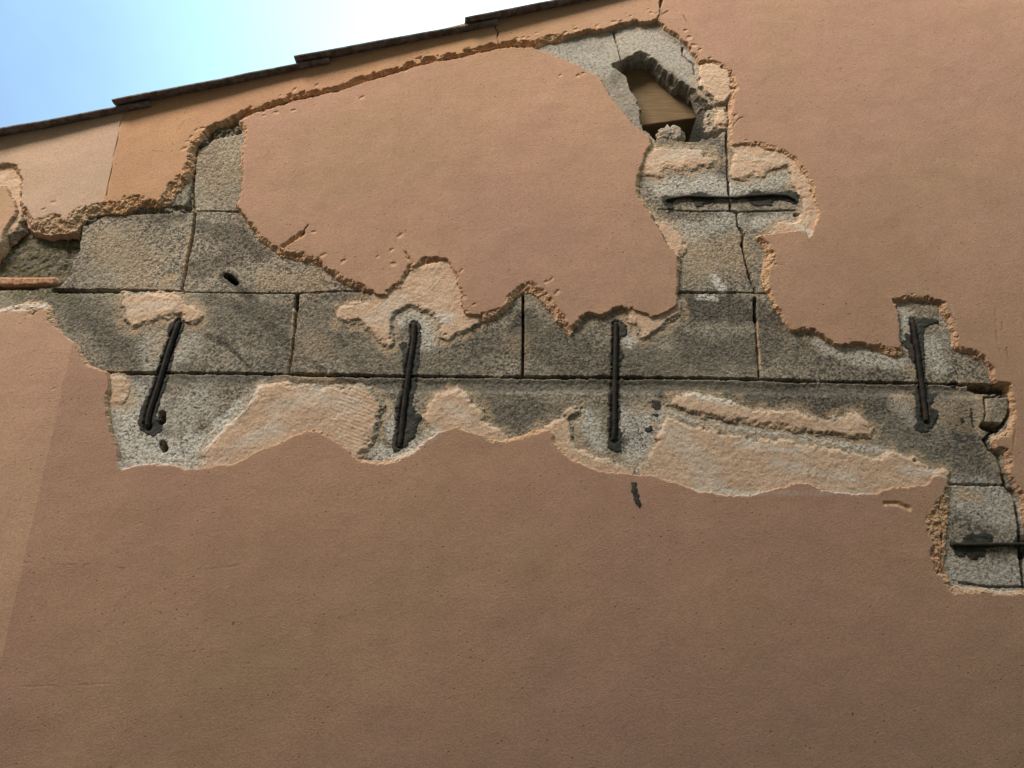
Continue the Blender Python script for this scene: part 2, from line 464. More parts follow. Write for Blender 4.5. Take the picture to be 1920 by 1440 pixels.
PANELS['right'] = [(1231, 43, 8), (1245, 55, 8), (1258, 66, 8), (1272, 76, 10), (1285, 89, 12), (1293, 100, 12), (1303, 112, 10), (1308, 121, 8),
    (1330, 121, 10), (1345, 127, 12), (1357, 140, 16), (1362, 158, 22), (1364, 178, 22), (1364, 198, 12), (1366, 215, 10), (1368, 240, 8),
    (1367, 262, 8), (1370, 276, 8), (1395, 276, 10), (1420, 280, 14), (1445, 287, 16), (1465, 295, 16), (1482, 303, 12), (1495, 320, 14),
    (1508, 340, 16), (1514, 360, 18), (1524, 377, 18), (1530, 395, 12), (1530, 410, 8), (1523, 425, 6), (1519, 442, 4), (1514, 446, 4), (1509, 433, 4),
    (1477, 435, 5), (1440, 441, 5), (1415, 446, 6), (1424, 454, 10), (1428, 465, 14), (1434, 480, 18), (1430, 495, 16), (1427, 510, 14),
    (1426, 522, 12), (1435, 545, 10), (1447, 567, 8), (1456, 585, 8), (1470, 608, 8), (1485, 625, 10), (1500, 622, 12), (1524, 626, 18),
    (1540, 636, 20), (1556, 643, 20), (1580, 655, 18), (1597, 652, 18), (1623, 652, 18), (1640, 656, 20), (1657, 666, 24), (1690, 667, 24),
    (1694, 657, 20), (1688, 642, 8), (1684, 625, 7), (1683, 602, 7), (1681, 582, 7), (1680, 571, 12), (1692, 567, 14), (1707, 563, 12), (1723, 564, 12),
    (1748, 571, 16), (1758, 576, 20), (1763, 594, 20), (1773, 606, 16), (1782, 623, 14), (1786, 655, 12), (1807, 661, 14), (1832, 676, 16), (1850, 691, 22),
    (1856, 719, 24), (1889, 722, 8), (1892, 740, 5), (1894, 765, 8), (1898, 778, 8), (1890, 801, 10), (1880, 812, 12), (1860, 822, 16), (1854, 828, 12),
    (1864, 842, 14), (1879, 854, 14), (1886, 878, 14), (1890, 896, 14), (1896, 915, 14), (1909, 925, 12), (1914, 953, 12), (1918, 984, 10),
    (2000, 984, 6), (2020, 1112, 4), (2060, 1160, 3), (2800, 1160), (2800, -420), (1262, -420), (1246, -60, 2), (1240, -10, 2), (1236, 20, 2)]
PANELS['island'] = [(445, 229, 6), (480, 213, 6), (520, 201, 6), (560, 189, 6), (600, 181, 6), (640, 173, 6), (680, 159, 6), (720, 146, 6), (760, 134, 6),
    (800, 123, 6), (850, 113, 6), (890, 104, 6), (925, 96, 6), (935, 93, 6), (960, 91, 6), (1000, 92, 4), (1030, 102, 4), (1060, 117, 4), (1085, 127, 4),
    (1110, 140, 5), (1127, 152, 5), (1135, 165, 6), (1147, 185, 7), (1160, 202, 7), (1172, 217, 7), (1185, 235, 7), (1200, 247, 7), (1219, 262, 6), (1220, 278, 5),
    (1211, 288, 5), (1208, 312, 7), (1201, 330, 7), (1198, 350, 7), (1201, 370, 8), (1213, 390, 8), (1223, 402, 7), (1227, 415, 6), (1241, 437, 6), (1253, 457, 6),
    (1265, 475, 5), (1275, 482, 5), (1274, 502, 6), (1272, 527, 7), (1272, 560, 7), (1270, 576, 7), (1258, 588, 12), (1240, 596, 14), (1221, 600, 12),
    (1205, 590, 14), (1184, 581, 12), (1165, 578, 10), (1147, 584, 10), (1129, 594, 10), (1112, 592, 16), (1096, 588, 14), (1084, 614, 16), (1069, 629, 20),
    (1050, 612, 20), (1031, 588, 18), (1018, 568, 16), (1005, 552, 18), (989, 548, 20), (976, 552, 16), (962, 562, 12), (948, 586, 10), (926, 600, 12),
    (905, 605, 16), (885, 602, 16), (865, 590, 14), (858, 572, 12), (860, 553, 10), (854, 533, 8), (846, 509, 6), (837, 493, 5), (817, 494, 8),
    (796, 497, 12), (774, 511, 14), (760, 526, 14), (750, 542, 14), (724, 562, 14), (710, 562, 10), (697, 551, 10), (682, 546, 14), (662, 538, 16),
    (640, 528, 14), (618, 512, 12), (598, 500, 14), (575, 492, 18), (550, 488, 20), (525, 480, 18), (508, 468, 10), (490, 450, 8), (475, 432, 7), (462, 414, 7),
    (450, 400, 7), (442, 391, 7), (450, 363, 6), (455, 330, 5), (451, 310, 6), (456, 267, 5), (458, 245, 6)]
PANELS['lower'] = [(-900, 440, 3), (-300, 470, 3), (-180, 570, 8), (-90, 590, 12), (0, 580, 16), (29, 570, 16), (58, 561, 18), (85, 566, 18), (100, 576, 10), (103, 596, 5), (114, 617, 4), (131, 634, 4), (149, 649, 4),
    (160, 669, 4), (172, 687, 4), (187, 692, 4), (205, 698, 4), (208, 716, 5), (205, 748, 6), (207, 780, 6), (212, 809, 6), (223, 841, 6), (230, 867, 6),
    (236, 876, 6), (262, 870, 6), (300, 871, 6), (330, 873, 6), (346, 880, 5), (375, 877, 4), (410, 873, 4), (440, 867, 3), (462, 857, 3), (492, 842, 3),
    (530, 827, 3), (555, 810, 3), (575, 801, 3), (592, 801, 3), (615, 812, 3), (640, 827, 3), (657, 840, 3), (670, 855, 4), (682, 861, 4), (710, 863, 5),
    (740, 858, 6), (770, 846, 6), (795, 831, 5), (815, 815, 4), (835, 805, 4), (855, 798, 4), (870, 806, 4), (900, 814, 4), (925, 823, 4), (950, 824, 4), (975, 819, 4),
    (990, 812, 4), (1010, 806, 4), (1030, 806, 3), (1040, 813, 3), (1046, 828, 3), (1056, 842, 3), (1070, 853, 4), (1086, 865, 4), (1110, 876, 4),
    (1140, 884, 4), (1180, 888, 4), (1210, 889, 4), (1232, 889, 4), (1256, 900, 4), (1291, 912, 4), (1320, 921, 4), (1355, 926, 4), (1399, 925, 4), (1442, 918, 4),
    (1472, 912, 4), (1489, 905, 4), (1515, 906, 4), (1539, 919, 4), (1574, 923, 4), (1638, 925, 4), (1665, 912, 5), (1705, 912, 5), (1736, 907, 5), (1742, 895, 5),
    (1753, 891, 5), (1767, 894, 5), (1776, 904, 5), (1777, 922, 10), (1776, 946, 18), (1774, 975, 20), (1772, 1010, 26), (1771, 1045, 32), (1772, 1070, 26), (1776, 1086, 8),
    (1788, 1096, 6), (1823, 1102, 6), (1859, 1106, 6), (1894, 1108, 6), (1920, 1108, 6), (2020, 1112, 6), (2060, 1060, 3), (2800, 1060), (2800, 1700), (-900, 1700)]
PANELS['scrap'] = [(-700, 380, 5), (-300, 400, 3), (-60, 338, 6), (0, 348, 6), (20, 352, 6), (34, 380, 6), (40, 400, 6), (30, 414, 8), (17, 438, 8), (6, 470, 8), (-20, 500, 8), (-200, 500, 8), (-330, 500, 3), (-700, 500, 3)]
T_PANEL = {'verge': 0.0125, 'right': 0.0090, 'island': 0.0100, 'lower': 0.0090, 'scrap': 0.010}

UNDER = [
    ([(-90, 300), (30, 300), (52, 318), (52, 400), (38, 430), (-20, 470), (-90, 470)], 0.008),
    ([(230, 547), (262, 548), (306, 548), (335, 555), (359, 570), (382, 585), (376, 599), (362, 614), (350, 605), (341, 593), (324, 596), (300, 602),
      (280, 608), (262, 614), (248, 621), (236, 611), (225, 593), (225, 567)], 0.009),
    ([(375, 895), (378, 852), (392, 828), (430, 792), (465, 757), (486, 727), (500, 719), (560, 718), (600, 722), (650, 727), (680, 716), (695, 728),
      (719, 748), (722, 762), (712, 795), (706, 812), (700, 830), (686, 841), (676, 850), (690, 880), (640, 880), (560, 860), (470, 900)], 0.0095),
    ([(627, 588), (632, 578), (660, 567), (689, 560), (700, 540), (740, 530), (772, 500), (835, 480), (870, 500), (880, 560), (915, 580), (900, 612), (886, 621), (862, 633),
      (841, 640), (822, 635), (817, 595), (801, 588), (765, 578), (746, 588), (741, 601), (741, 645), (731, 656), (707, 640), (694, 627), (671, 607), (634, 606)], 0.0085),
    ([(793, 774), (808, 752), (830, 735), (860, 728), (869, 735), (886, 755), (905, 765), (915, 790), (950, 810), (960, 840), (850, 845), (790, 850),
      (812, 820), (800, 800), (790, 790)], 0.0085),
    ([(1093, 761), (1068, 765), (1044, 783), (1031, 794), (1005, 803), (1020, 835), (1060, 870), (1100, 900), (1190, 905), (1200, 880), (1160, 866), (1130, 858),
      (1100, 848), (1080, 838), (1075, 810), (1076, 783), (1089, 778)], 0.009),
    ([(1247, 760), (1262, 747), (1285, 733), (1305, 736), (1326, 739), (1345, 746), (1370, 750), (1390, 756), (1410, 765), (1434, 768), (1457, 771), (1486, 768),
      (1507, 777), (1539, 782), (1571, 780), (1594, 768), (1609, 777), (1620, 791), (1636, 803), (1635, 824), (1600, 824), (1545, 818), (1480, 806), (1384, 795), (1317, 783)], 0.0085),
    ([(1248, 779), (1272, 787), (1310, 799), (1380, 814), (1470, 824), (1555, 840), (1640, 855), (1676, 842), (1684, 850), (1712, 854), (1729, 873), (1748, 880), (1771, 880), (1778, 886),
      (1779, 899), (1774, 940), (1600, 955), (1350, 955), (1230, 920), (1165, 900), (1195, 872), (1215, 850), (1228, 825), (1234, 800)], 0.009),
    ([(1195, 285), (1222, 277), (1265, 275), (1320, 277), (1320, 292), (1340, 291), (1345, 300), (1337, 312), (1315, 314), (1305, 322), (1297, 324),
      (1282, 317), (1270, 322), (1251, 312), (1240, 335), (1232, 335), (1222, 330), (1190, 330)], 0.007),
    ([(1371, 262), (1370, 335), (1387, 340), (1402, 335), (1417, 330), (1435, 335), (1442, 322), (1457, 315), (1477, 315), (1478, 330), (1484, 345), (1494, 357),
      (1500, 372), (1504, 390), (1507, 405), (1485, 415), (1460, 415), (1446, 428), (1437, 450), (1530, 460), (1560, 400), (1530, 320), (1490, 280), (1430, 262)], 0.0075),
    ([(1215, 400), (1232, 412), (1260, 415), (1270, 430), (1287, 450), (1285, 467), (1275, 482), (1255, 490)], 0.008),
    ([(1305, 140), (1307, 127), (1320, 117), (1345, 120), (1372, 140), (1376, 180), (1362, 196), (1347, 200), (1335, 192), (1317, 177), (1307, 162)], 0.013),
    ([(1335, 207), (1360, 200), (1366, 220), (1359, 240), (1337, 237)], 0.009),
    ([(1175, 580), (1180, 605), (1190, 616), (1205, 640), (1225, 630), (1240, 622), (1258, 607), (1279, 592), (1278, 560), (1240, 560), (1200, 560)], 0.009),
    ([(205, 703), (232, 700), (244, 712), (245, 735), (232, 752), (222, 765), (200, 760)], 0.004),
]

# ------------------------------------------------------------------ base layer: blocks, joints, cracks, holes, cavity
hB = 0.0008 * n3 + 0.0006 * n4 + 0.0018 * n1
dirt = np.zeros((NX, NZ), np.float32); lime = np.zeros_like(dirt); peach = np.zeros_like(dirt); moss = np.zeros_like(dirt)
pdirt = np.zeros_like(dirt); plime = np.zeros_like(dirt)

def carve(field, pts, w, depth, amp=0.0012, closed=False, soft=0.5):
    """cut a slot: w = full width in metres"""
    sl, d = local_dist(pts, closed, w + 0.012)
    d = d + amp * n3[sl] + amp * 1.1 * n2[sl] + amp * 0.5 * n4[sl] + amp * 0.8 * n1[sl]
    if closed: k = sm((d + w * soft) / (w + 1e-6))
    else: k = 1 - sm((d - w * 0.5 * (1 - soft)) / (w * soft + 1e-6))
    field[sl] = field[sl] - depth * k
    return sl, k

def paint(field, pts, r, v=1.0, closed=False, amp=0.5):
    """wear with a shape of its own round a traced line"""
    rr = r / 800.0
    sl, d = local_dist(pts, closed, rr * 2)
    d = np.where(d < 0, -d, 0) if closed else d
    d = d / rr + amp * n1[sl] + amp * 0.6 * n2[sl]
    field[sl] = np.maximum(field[sl], v * (1 - sm((d - 0.35) / 0.75)))

ROW2 = [(100, 552), (215, 700), (545, 702)]
J_BED2 = [(150, 698), (215, 700), (380, 700), (545, 702), (640, 704), (760, 706), (880, 707), (980, 708), (1150, 708), (1290, 709), (1420, 711), (1530, 716), (1620, 717), (1720, 719), (1810, 722), (1890, 724)]
J_BED1 = [(100, 545), (150, 546), (230, 546), (345, 548)]
J_BED1b = [(345, 548), (430, 549), (555, 550), (640, 546), (700, 546)]
J_BED1c = [(1270, 548), (1330, 549), (1400, 549), (1440, 551)]
carve(hB, J_BED2, 0.0050, 0.020, 0.0017)
carve(hB, J_BED1, 0.008, 0.020, 0.002)
carve(hB, J_BED1b, 0.003, 0.004)
carve(hB, J_BED1c, 0.004, 0.008)
carve(hB, [(340, 397), (400, 396), (450, 397)], 0.003, 0.004)
carve(hB, [(366, 400), (362, 440), (353, 480), (347, 515), (341, 547)], 0.006, 0.012)
carve(hB, [(363, 258), (365, 300), (362, 360), (365, 400)], 0.005, 0.010)
carve(hB, [(557, 553), (556, 578)], 0.007, 0.025, 0.0008)
carve(hB, [(556, 575), (552, 620), (546, 670), (541, 702)], 0.005, 0.010)
carve(hB, [(981, 556), (981, 630), (980, 706)], 0.0050, 0.025, 0.0004)
carve(hB, [(1415, 560), (1416, 600)], 0.008, 0.022)
carve(hB, [(1416, 595), (1420, 650), (1424, 710)], 0.005, 0.009)
# the stepped crack on the right
CR1 = [(1361, 150), (1364, 200), (1362, 265), (1364, 310), (1367, 360), (1369, 393), (1381, 400), (1384, 425), (1395, 440), (1391, 458), (1396, 480), (1402, 505), (1410, 530), (1417, 549)]
carve(hB, CR1, 0.0048, 0.022, 0.0014)
carve(hB, [(1235, 392), (1300, 397), (1380, 396)], 0.004, 0.003)
carve(hB, [(1380, 398), (1440, 396), (1495, 395)], 0.004, 0.003)
carve(hB, [(1150, 60), (1154, 75), (1159, 90), (1164, 110)], 0.0045, 0.016)
carve(hB, [(1280, 90), (1280, 104), (1290, 113), (1300, 120), (1303, 140)], 0.0035, 0.012)
carve(hB, [(1820, 727), (1850, 731), (1892, 733)], 0.016, 0.035, 0.003, soft=0.3)
carve(hB, [(1905, 742), (1846, 745), (1848, 770), (1845, 795)], 0.0035, 0.010)
CR2 = [(1893, 742), (1895, 765), (1892, 778), (1878, 800), (1862, 808), (1846, 826), (1856, 842), (1871, 854), (1878, 878), (1883, 896), (1888, 914), (1902, 925), (1907, 953), (1912, 990), (1914, 1030), (1920, 1100)]
carve(hB, CR2, 0.007, 0.028, 0.0014)
carve(hB, [(1850, 800), (1866, 802)], 0.021, 0.045, 0.003, soft=0.3)
carve(hB, [(1775, 908), (1830, 909), (1886, 910)], 0.0035, 0.008)
carve(hB, [(1912, 984), (1990, 985)], 0.004, 0.010)
carve(hB, [(1800, 1093), (1850, 1100), (1920, 1101)], 0.004, 0.008)
carve(hB, [(824, 640), (825, 703)], 0.003, 0.002)
carve(hB, [(805, 515), (809, 540), (803, 575)], 0.006, 0.002)
# drill holes
carve(hB, [(425, 517), (434, 523), (443, 531)], 0.011, 0.05, 0.001, soft=0.35)
carve(hB, [(304, 776), (303, 790)], 0.013, 0.05, 0.001, soft=0.35)
carve(hB, [(304, 831), (308, 842)], 0.012, 0.05, 0.001, soft=0.35)
carve(hB, [(1491, 404), (1500, 404)], 0.008, 0.02, 0.001)
# dark recess on the far left, mortar rubble round it
sl, d = local_dist([(-60, 420), (20, 405), (150, 400), (152, 430), (150, 470), (136, 482), (134, 512), (110, 535), (60, 542), (-60, 545)], True, 0.05)
k = sm((d + 0.004 * n2[sl] + 0.004) / 0.014)
hB[sl] -= k * (0.016 + 0.004 * n2[sl] + 0.003 * n3[sl])
dirt[sl] = np.maximum(dirt[sl], 0.62 * k); moss[sl] = np.maximum(moss[sl], 0.8 * k)
sl, d = local_dist([(100, 405), (260, 395), (350, 385), (366, 320), (366, 262), (395, 232), (455, 228), (455, 250), (400, 262), (372, 280), (362, 330), (362, 398), (200, 404), (155, 425), (140, 480), (120, 480)], True, 0.05)
k = sm((d + 0.006 + 0.005 * n2[sl]) / 0.012)
hB[sl] += k * (0.010 * n2[sl] + 0.006 * n3[sl] - 0.005)
dirt[sl] = np.maximum(dirt[sl], 0.45 * k); moss[sl] = np.maximum(moss[sl], 0.4 * k)
# bed-joint mortar strip below the long crack, slightly set back
sl, d = local_dist([(540, 712), (1150, 714), (1420, 718), (1720, 724), (1850, 730), (1850, 746), (1560, 742), (1300, 738), (900, 737), (540, 734)], True, 0.03)
k = sm((d + 0.004 + 0.003 * n2[sl] + 0.003 * n1[sl]) / 0.014)
hB[sl] -= 0.003 * k
dirt[sl] = np.maximum(dirt[sl], 0.40 * k)
# chases cut for the staples
BARS = {
    'a': [(335, 604), (326, 630), (318, 652), (306, 692), (297, 722), (287, 752), (278, 780), (276, 800)],
    'b': [(776, 608), (775, 640), (770, 672), (765, 705), (760, 740), (755, 780), (752, 815), (749, 835)],
    'c': [(1155, 606), (1154, 650), (1153, 700), (1152, 750), (1152, 800), (1150, 824)],
    'd': [(1711, 603), (1715, 630), (1720, 660), (1725, 700), (1729, 730), (1733, 760), (1736, 788)],
    'e': [(1249, 374), (1262, 372), (1290, 368), (1330, 370), (1375, 371), (1410, 367), (1450, 365), (1478, 367), (1490, 374)],
    'f': [(1786, 1021), (1820, 1022), (1860, 1021), (1925, 1021), (1985, 1022)],
}
for k_ in ('a', 'b', 'c', 'd'):
    carve(hB, BARS[k_], 0.016, 0.0045 if k_ != 'a' else 0.007, 0.002)
    paint(dirt, BARS[k_], 15, 0.75, False, 0.9)
paint(dirt, [(1149, 830), (1190, 822), (1240, 805), (1262, 800)], 15, 0.95, False, 1.0)
paint(dirt, [(262, 805), (300, 812)], 22, 0.85, False, 0.9)
paint(dirt, BARS['e'], 12, 0.7, False, 0.9)
# cavity with the timber
RIM = [(1147, 122), (1157, 115), (1167, 110), (1180, 105), (1202, 94), (1217, 102), (1235, 115), (1252, 130), (1267, 145), (1285, 157), (1302, 167), (1315, 180),
       (1335, 196), (1347, 205), (1335, 210), (1332, 225), (1337, 240), (1352, 246), (1340, 256), (1317, 258), (1302, 263), (1280, 263), (1230, 263), (1210, 242), (1200, 222), (1205, 200),
       (1192, 185), (1180, 162), (1172, 145), (1160, 132), (1149, 127)]
INNER = [(1168, 112), (1188, 108), (1206, 104), (1222, 112), (1236, 128), (1250, 140), (1266, 156), (1294, 164), (1308, 205), (1314, 235), (1312, 262), (1230, 262), (1210, 241), (1201, 221),
         (1205, 201), (1192, 183), (1181, 163), (1174, 142)]
sl, d = local_dist(RIM, True, 0.06)
k = sm((d + 0.0050 * n2[sl] + 0.0030 * n3[sl] + 0.009 * n1[sl] + (wv[sl] - 0.5) * 0.008 + 0.003) / 0.006)
crumb = np.clip(d * 1.1, 0, 0.030)
hB[sl] -= k * (0.012 + crumb * 1.2 + 0.010 * n2[sl] + 0.006 * n3[sl] + 0.008 * (wv[sl] - 0.5))
dirt[sl] = np.maximum(dirt[sl], 0.28 * k)
sl, d = local_dist(INNER, True, 0.06)
k = sm((d + 0.006 * n2[sl] + 0.003 * n3[sl] + 0.006 * n1[sl] + (wv[sl] - 0.5) * 0.008 + 0.003) / 0.005)
hB[sl] = hB[sl] * (1 - k) - k * 0.20
dirt[sl] = np.maximum(dirt[sl], 0.3 * k)
# top right rendered-over concrete is smooth and pale
sl, d = local_dist([(1000, 92), (1200, 40), (1310, 110), (1310, 170), (1230, 110), (1170, 100), (1140, 150), (1080, 125)], True, 0.05)
k = sm((d + 0.01) / 0.02)
hB[sl] = hB[sl] * (1 - 0.45 * k)
lime[sl] = np.maximum(lime[sl], 0.38 * k)

# weathering of the blocks
for pts, r, v in [
    ([(1300, 575), (1400, 580), (1450, 600)], 40, 0.85), ([(1290, 650), (1340, 670), (1440, 640)], 45, 0.65), ([(900, 650), (1000, 640), (1060, 690)], 40, 0.62),
    ([(990, 590), (1010, 650)], 22, 0.7), ([(385, 430), (440, 440), (480, 470)], 34, 0.75), ([(375, 500), (440, 480)], 30, 0.6), ([(140, 580), (190, 620), (220, 650)], 34, 0.7),
    ([(395, 560), (470, 580), (540, 590)], 24, 0.62), ([(445, 575), (500, 605), (545, 650)], 16, 0.8), ([(560, 580), (640, 640), (660, 680)], 20, 0.35),
    ([(440, 530), (455, 548), (465, 556)], 14, 0.95), ([(420, 515), (440, 530)], 16, 0.9), ([(390, 628), (410, 635), (425, 645)], 10, 0.95),
    ([(410, 640), (435, 655), (465, 685)], 6, 0.9), ([(300, 700), (330, 685), (380, 690)], 10, 0.4), ([(220, 705), (500, 712)], 12, 0.6),
    ([(635, 630), (645, 645)], 9, 0.9), ([(665, 668), (672, 680)], 8, 0.8), ([(590, 680), (608, 696)], 6, 0.8),
    ([(960, 620), (972, 600), (978, 590)], 14, 0.98), ([(955, 640), (968, 620)], 9, 0.9), ([(1450, 745), (1540, 755), (1640, 765)], 34, 0.75), ([(1660, 790), (1690, 800)], 25, 0.4),
    ([(900, 760), (960, 790), (1010, 780)], 34, 0.6), ([(1000, 760), (1050, 770)], 20, 0.5), ([(630, 715), (660, 722)], 12, 0.95), ([(475, 716), (485, 720)], 12, 0.9),
    ([(800, 720), (830, 722)], 14, 0.6), ([(1240, 740), (1260, 735)], 16, 0.7), ([(1160, 720), (1290, 725), (1500, 732)], 18, 0.5),
    ([(1235, 400), (1300, 402), (1490, 400)], 12, 0.5), ([(1370, 270), (1350, 300), (1355, 330)], 16, 0.6), ([(1240, 268), (1345, 262)], 10, 0.6),
    ([(1735, 670), (1760, 660), (1770, 640)], 22, 0.35), ([(1790, 800), (1820, 830), (1830, 870)], 18, 0.7), ([(1800, 760), (1830, 840)], 14, 0.6),
    ([(1000, 90), (1120, 85)], 26, 0.42), ([(1060, 110), (1150, 140)], 24, 0.3), ([(1150, 60), (1170, 56)], 10, 0.9), ([(150, 408), (340, 402)], 12, 0.55), ([(290, 410), (340, 405)], 16, 0.8),
    ([(1820, 1010), (1850, 980)], 16, 0.3), ([(1860, 1030), (1870, 1060)], 14, 0.35), ([(1795, 925), (1810, 915)], 14, 0.5), ([(1185, 790), (1230, 815)], 18, 0.7),
    ([(255, 780), (262, 800)], 14, 0.6), ([(340, 835), (345, 845)], 8, 0.7), ([(590, 560), (680, 555)], 16, 0.45), ([(600, 600), (700, 680), (900, 690)], 60, 0.4), ([(1060, 650), (1120, 680), (1250, 690)], 60, 0.55), ([(420, 590), (540, 640), (520, 690)], 50, 0.45),
    ([(120, 560), (180, 600), (230, 680)], 45, 0.5), ([(1440, 640), (1560, 700), (1680, 705)], 36, 0.4), ([(1290, 750), (1420, 748), (1640, 750)], 26, 0.7), ([(880, 730), (980, 770)], 60, 0.45),
    ([(1500, 770), (1680, 800), (1840, 900)], 50, 0.4), ([(170, 500), (260, 430)], 60, 0.25), ([(390, 300), (430, 350)], 50, 0.2)]:
    paint(dirt, pts, r, v)
for pts, r, v in [
    ([(235, 770), (260, 840), (330, 850), (375, 850)], 40, 0.95), ([(330, 780), (380, 740)], 40, 0.55), ([(250, 740), (300, 760)], 34, 0.5), ([(378, 838), (430, 785), (490, 722)], 16, 1.0),
    ([(290, 640), (300, 690), (350, 650)], 34, 0.45), ([(755, 590), (800, 590), (805, 640)], 26, 0.75), ([(690, 840), (740, 855), (800, 825), (820, 800)], 16, 1.0), ([(730, 760), (735, 820)], 14, 0.8),
    ([(1170, 790), (1250, 790), (1200, 850)], 34, 0.8), ([(1100, 790), (1120, 830)], 26, 0.75), ([(1178, 640), (1200, 625)], 18, 0.95), ([(1245, 770), (1384, 804), (1472, 814), (1560, 830), (1662, 845)], 9, 1.0),
    ([(1235, 350), (1330, 345), (1370, 352)], 30, 0.72), ([(1400, 350), (1480, 330)], 26, 0.7), ([(1260, 440), (1330, 430), (1370, 410)], 34, 0.5), ([(1420, 420), (1500, 405), (1515, 430)], 20, 0.7),
    ([(1338, 518), (1355, 545)], 10, 0.95), ([(1545, 642), (1620, 670), (1690, 680)], 22, 0.7), ([(1690, 590), (1700, 640)], 24, 0.6), ([(1745, 650), (1760, 690)], 28, 0.65),
    ([(1770, 600), (1780, 640)], 12, 0.4), ([(1785, 930), (1850, 930), (1895, 960)], 40, 0.62), ([(1790, 1060), (1850, 1080), (1915, 1070)], 40, 0.68), ([(1690, 760), (1710, 790)], 20, 0.35),
    ([(1310, 556), (1340, 558)], 8, 0.9)]:
    paint(lime, pts, r, v)
for pts, r, v in [
    ([(552, 580), (549, 630), (543, 690)], 4, 0.95), ([(1418, 605), (1421, 650), (1424, 690)], 4, 0.95), ([(358, 430), (350, 480), (344, 530)], 5, 0.8), ([(560, 712), (620, 716)], 14, 0.7),
    ([(215, 705), (240, 760)], 22, 0.8), ([(310, 525), (325, 520)], 12, 0.8), ([(1700, 690), (1715, 700)], 14, 0.6), ([(590, 640), (590, 645)], 40, 0.3), ([(1300, 480), (1370, 470)], 55, 0.5),
    ([(1690, 745), (1760, 760)], 20, 0.5), ([(1825, 730), (1845, 760), (1840, 800)], 20, 0.6), ([(960, 640), (970, 650)], 30, 0.3), ([(1805, 925), (1830, 935)], 14, 0.8),
    ([(1195, 770), (1230, 760)], 16, 0.6), ([(290, 600), (310, 650)], 30, 0.4), ([(200, 450), (260, 500)], 60, 0.35), ([(500, 520), (600, 530)], 30, 0.4), ([(400, 320), (430, 300)], 60, 0.30),
    ([(1745, 770), (1800, 780), (1800, 720)], 30, 0.4)]:
    paint(peach, pts, r, v)
paint(moss, [(30, 548), (110, 552), (130, 560)], 18, 0.8)
paint(moss, [(1040, 150), (1300, 140)], 14, 0.25)

# ------------------------------------------------------------------ undercoat layer
hU = np.full((NX, NZ), -0.03, np.float32)
under_id = np.full((NX, NZ), -1, np.int8)
thin = np.zeros((NX, NZ), np.float32)
ridge = np.sin((PY * 0.94 - PX * 0.33) * 0.92 + n2 * 1.2)
for i, (pts, T) in enumerate(UNDER):
    (sx, sz), d = local_dist(pts, True, 0.03)
    sl = (sx, sz)
    T = T * 0.55
    de = d + 0.0050 * n2[sl] + 0.0030 * n3[sl] + 0.0075 * n1[sl] + (wv[sl] - 0.5) * 0.006 + 0.0015 * n4[sl]
    prof = np.clip(de / (0.010 + 0.008 * n1[sl]).clip(0.004), 0, 1)
    h = np.where(de > 0, T * (0.05 + 0.95 * prof), 0.05 * T + de * 0.8) + 0.0014 * n2[sl] * sm(1.2 - prof)
    peach[sl] = np.maximum(peach[sl], 0.75 * sm((de + 0.020 + 0.012 * n2[sl]) / 0.02))
    rough = 0.0009 * n2[sl] + 0.0006 * n3[sl] + 0.0004 * n4[sl] + 0.0006 * (wv2[sl] - 0.5) + 0.0012 * n1[sl]
    h = h + rough * np.clip(de / 0.004, 0, 1)
    if i == 2:
        zone = sm((PX[sl] - 600) / 60)
        h = h + 0.00028 * ridge[sl] * zone * np.clip(de / 0.01, 0, 1)
    h = np.maximum(h, -0.03)
    up = h > hU[sl]
    thin[sl] = np.where(up, 1 - sm((de + 0.006 * n1[sl]) / 0.016), thin[sl])
    under_id[sl] = np.where(up, i, under_id[sl])
    hU[sl] = np.where(up, h, hU[sl])
paint(plime, [(378, 842), (430, 790), (488, 722)], 9, 1.0)
paint(plime, [(690, 850), (760, 850), (815, 810)], 16, 1.0)
paint(plime, [(1290, 740), (1370, 755)], 9, 0.7)
paint(plime, [(1250, 775), (1384, 808), (1472, 818), (1560, 834), (1662, 848)], 6, 0.9)
paint(plime, [(0, 585), (40, 578), (85, 575)], 12, 0.9)
paint(plime, [(230, 872), (300, 868), (380, 868)], 8, 0.9)
paint(plime, [(1500, 430), (1518, 440)], 12, 0.8)
paint(plime, [(1180, 640), (1200, 630), (820, 600)], 1, 0.0)
paint(plime, [(820, 595), (840, 600)], 14, 0.8)
paint(plime, [(1300, 918), (1400, 926), (1620, 925)], 6, 0.7)
paint(plime, [(1790, 1098), (1900, 1108)], 7, 0.7)
paint(plime, [(1780, 575), (1786, 600)], 3, 0.6)
for pts, r, v in [([(1240, 800), (1300, 840), (1330, 900)], 22, 0.45), ([(1450, 870), (1600, 900)], 14, 0.5), ([(1380, 835), (1500, 850)], 10, 0.6), ([(520, 760), (600, 745), (660, 760)], 16, 0.4),
                  ([(420, 850), (520, 800)], 14, 0.5), ([(840, 760), (880, 790)], 16, 0.4), ([(260, 580), (330, 575)], 14, 0.4), ([(700, 600), (760, 560)], 14, 0.4), ([(1240, 295), (1310, 290)], 12, 0.4),
                  ([(1390, 300), (1450, 300)], 12, 0.4), ([(1690, 880), (1760, 890)], 10, 0.6)]:
    paint(plime, pts, r, v, False, 1.0)

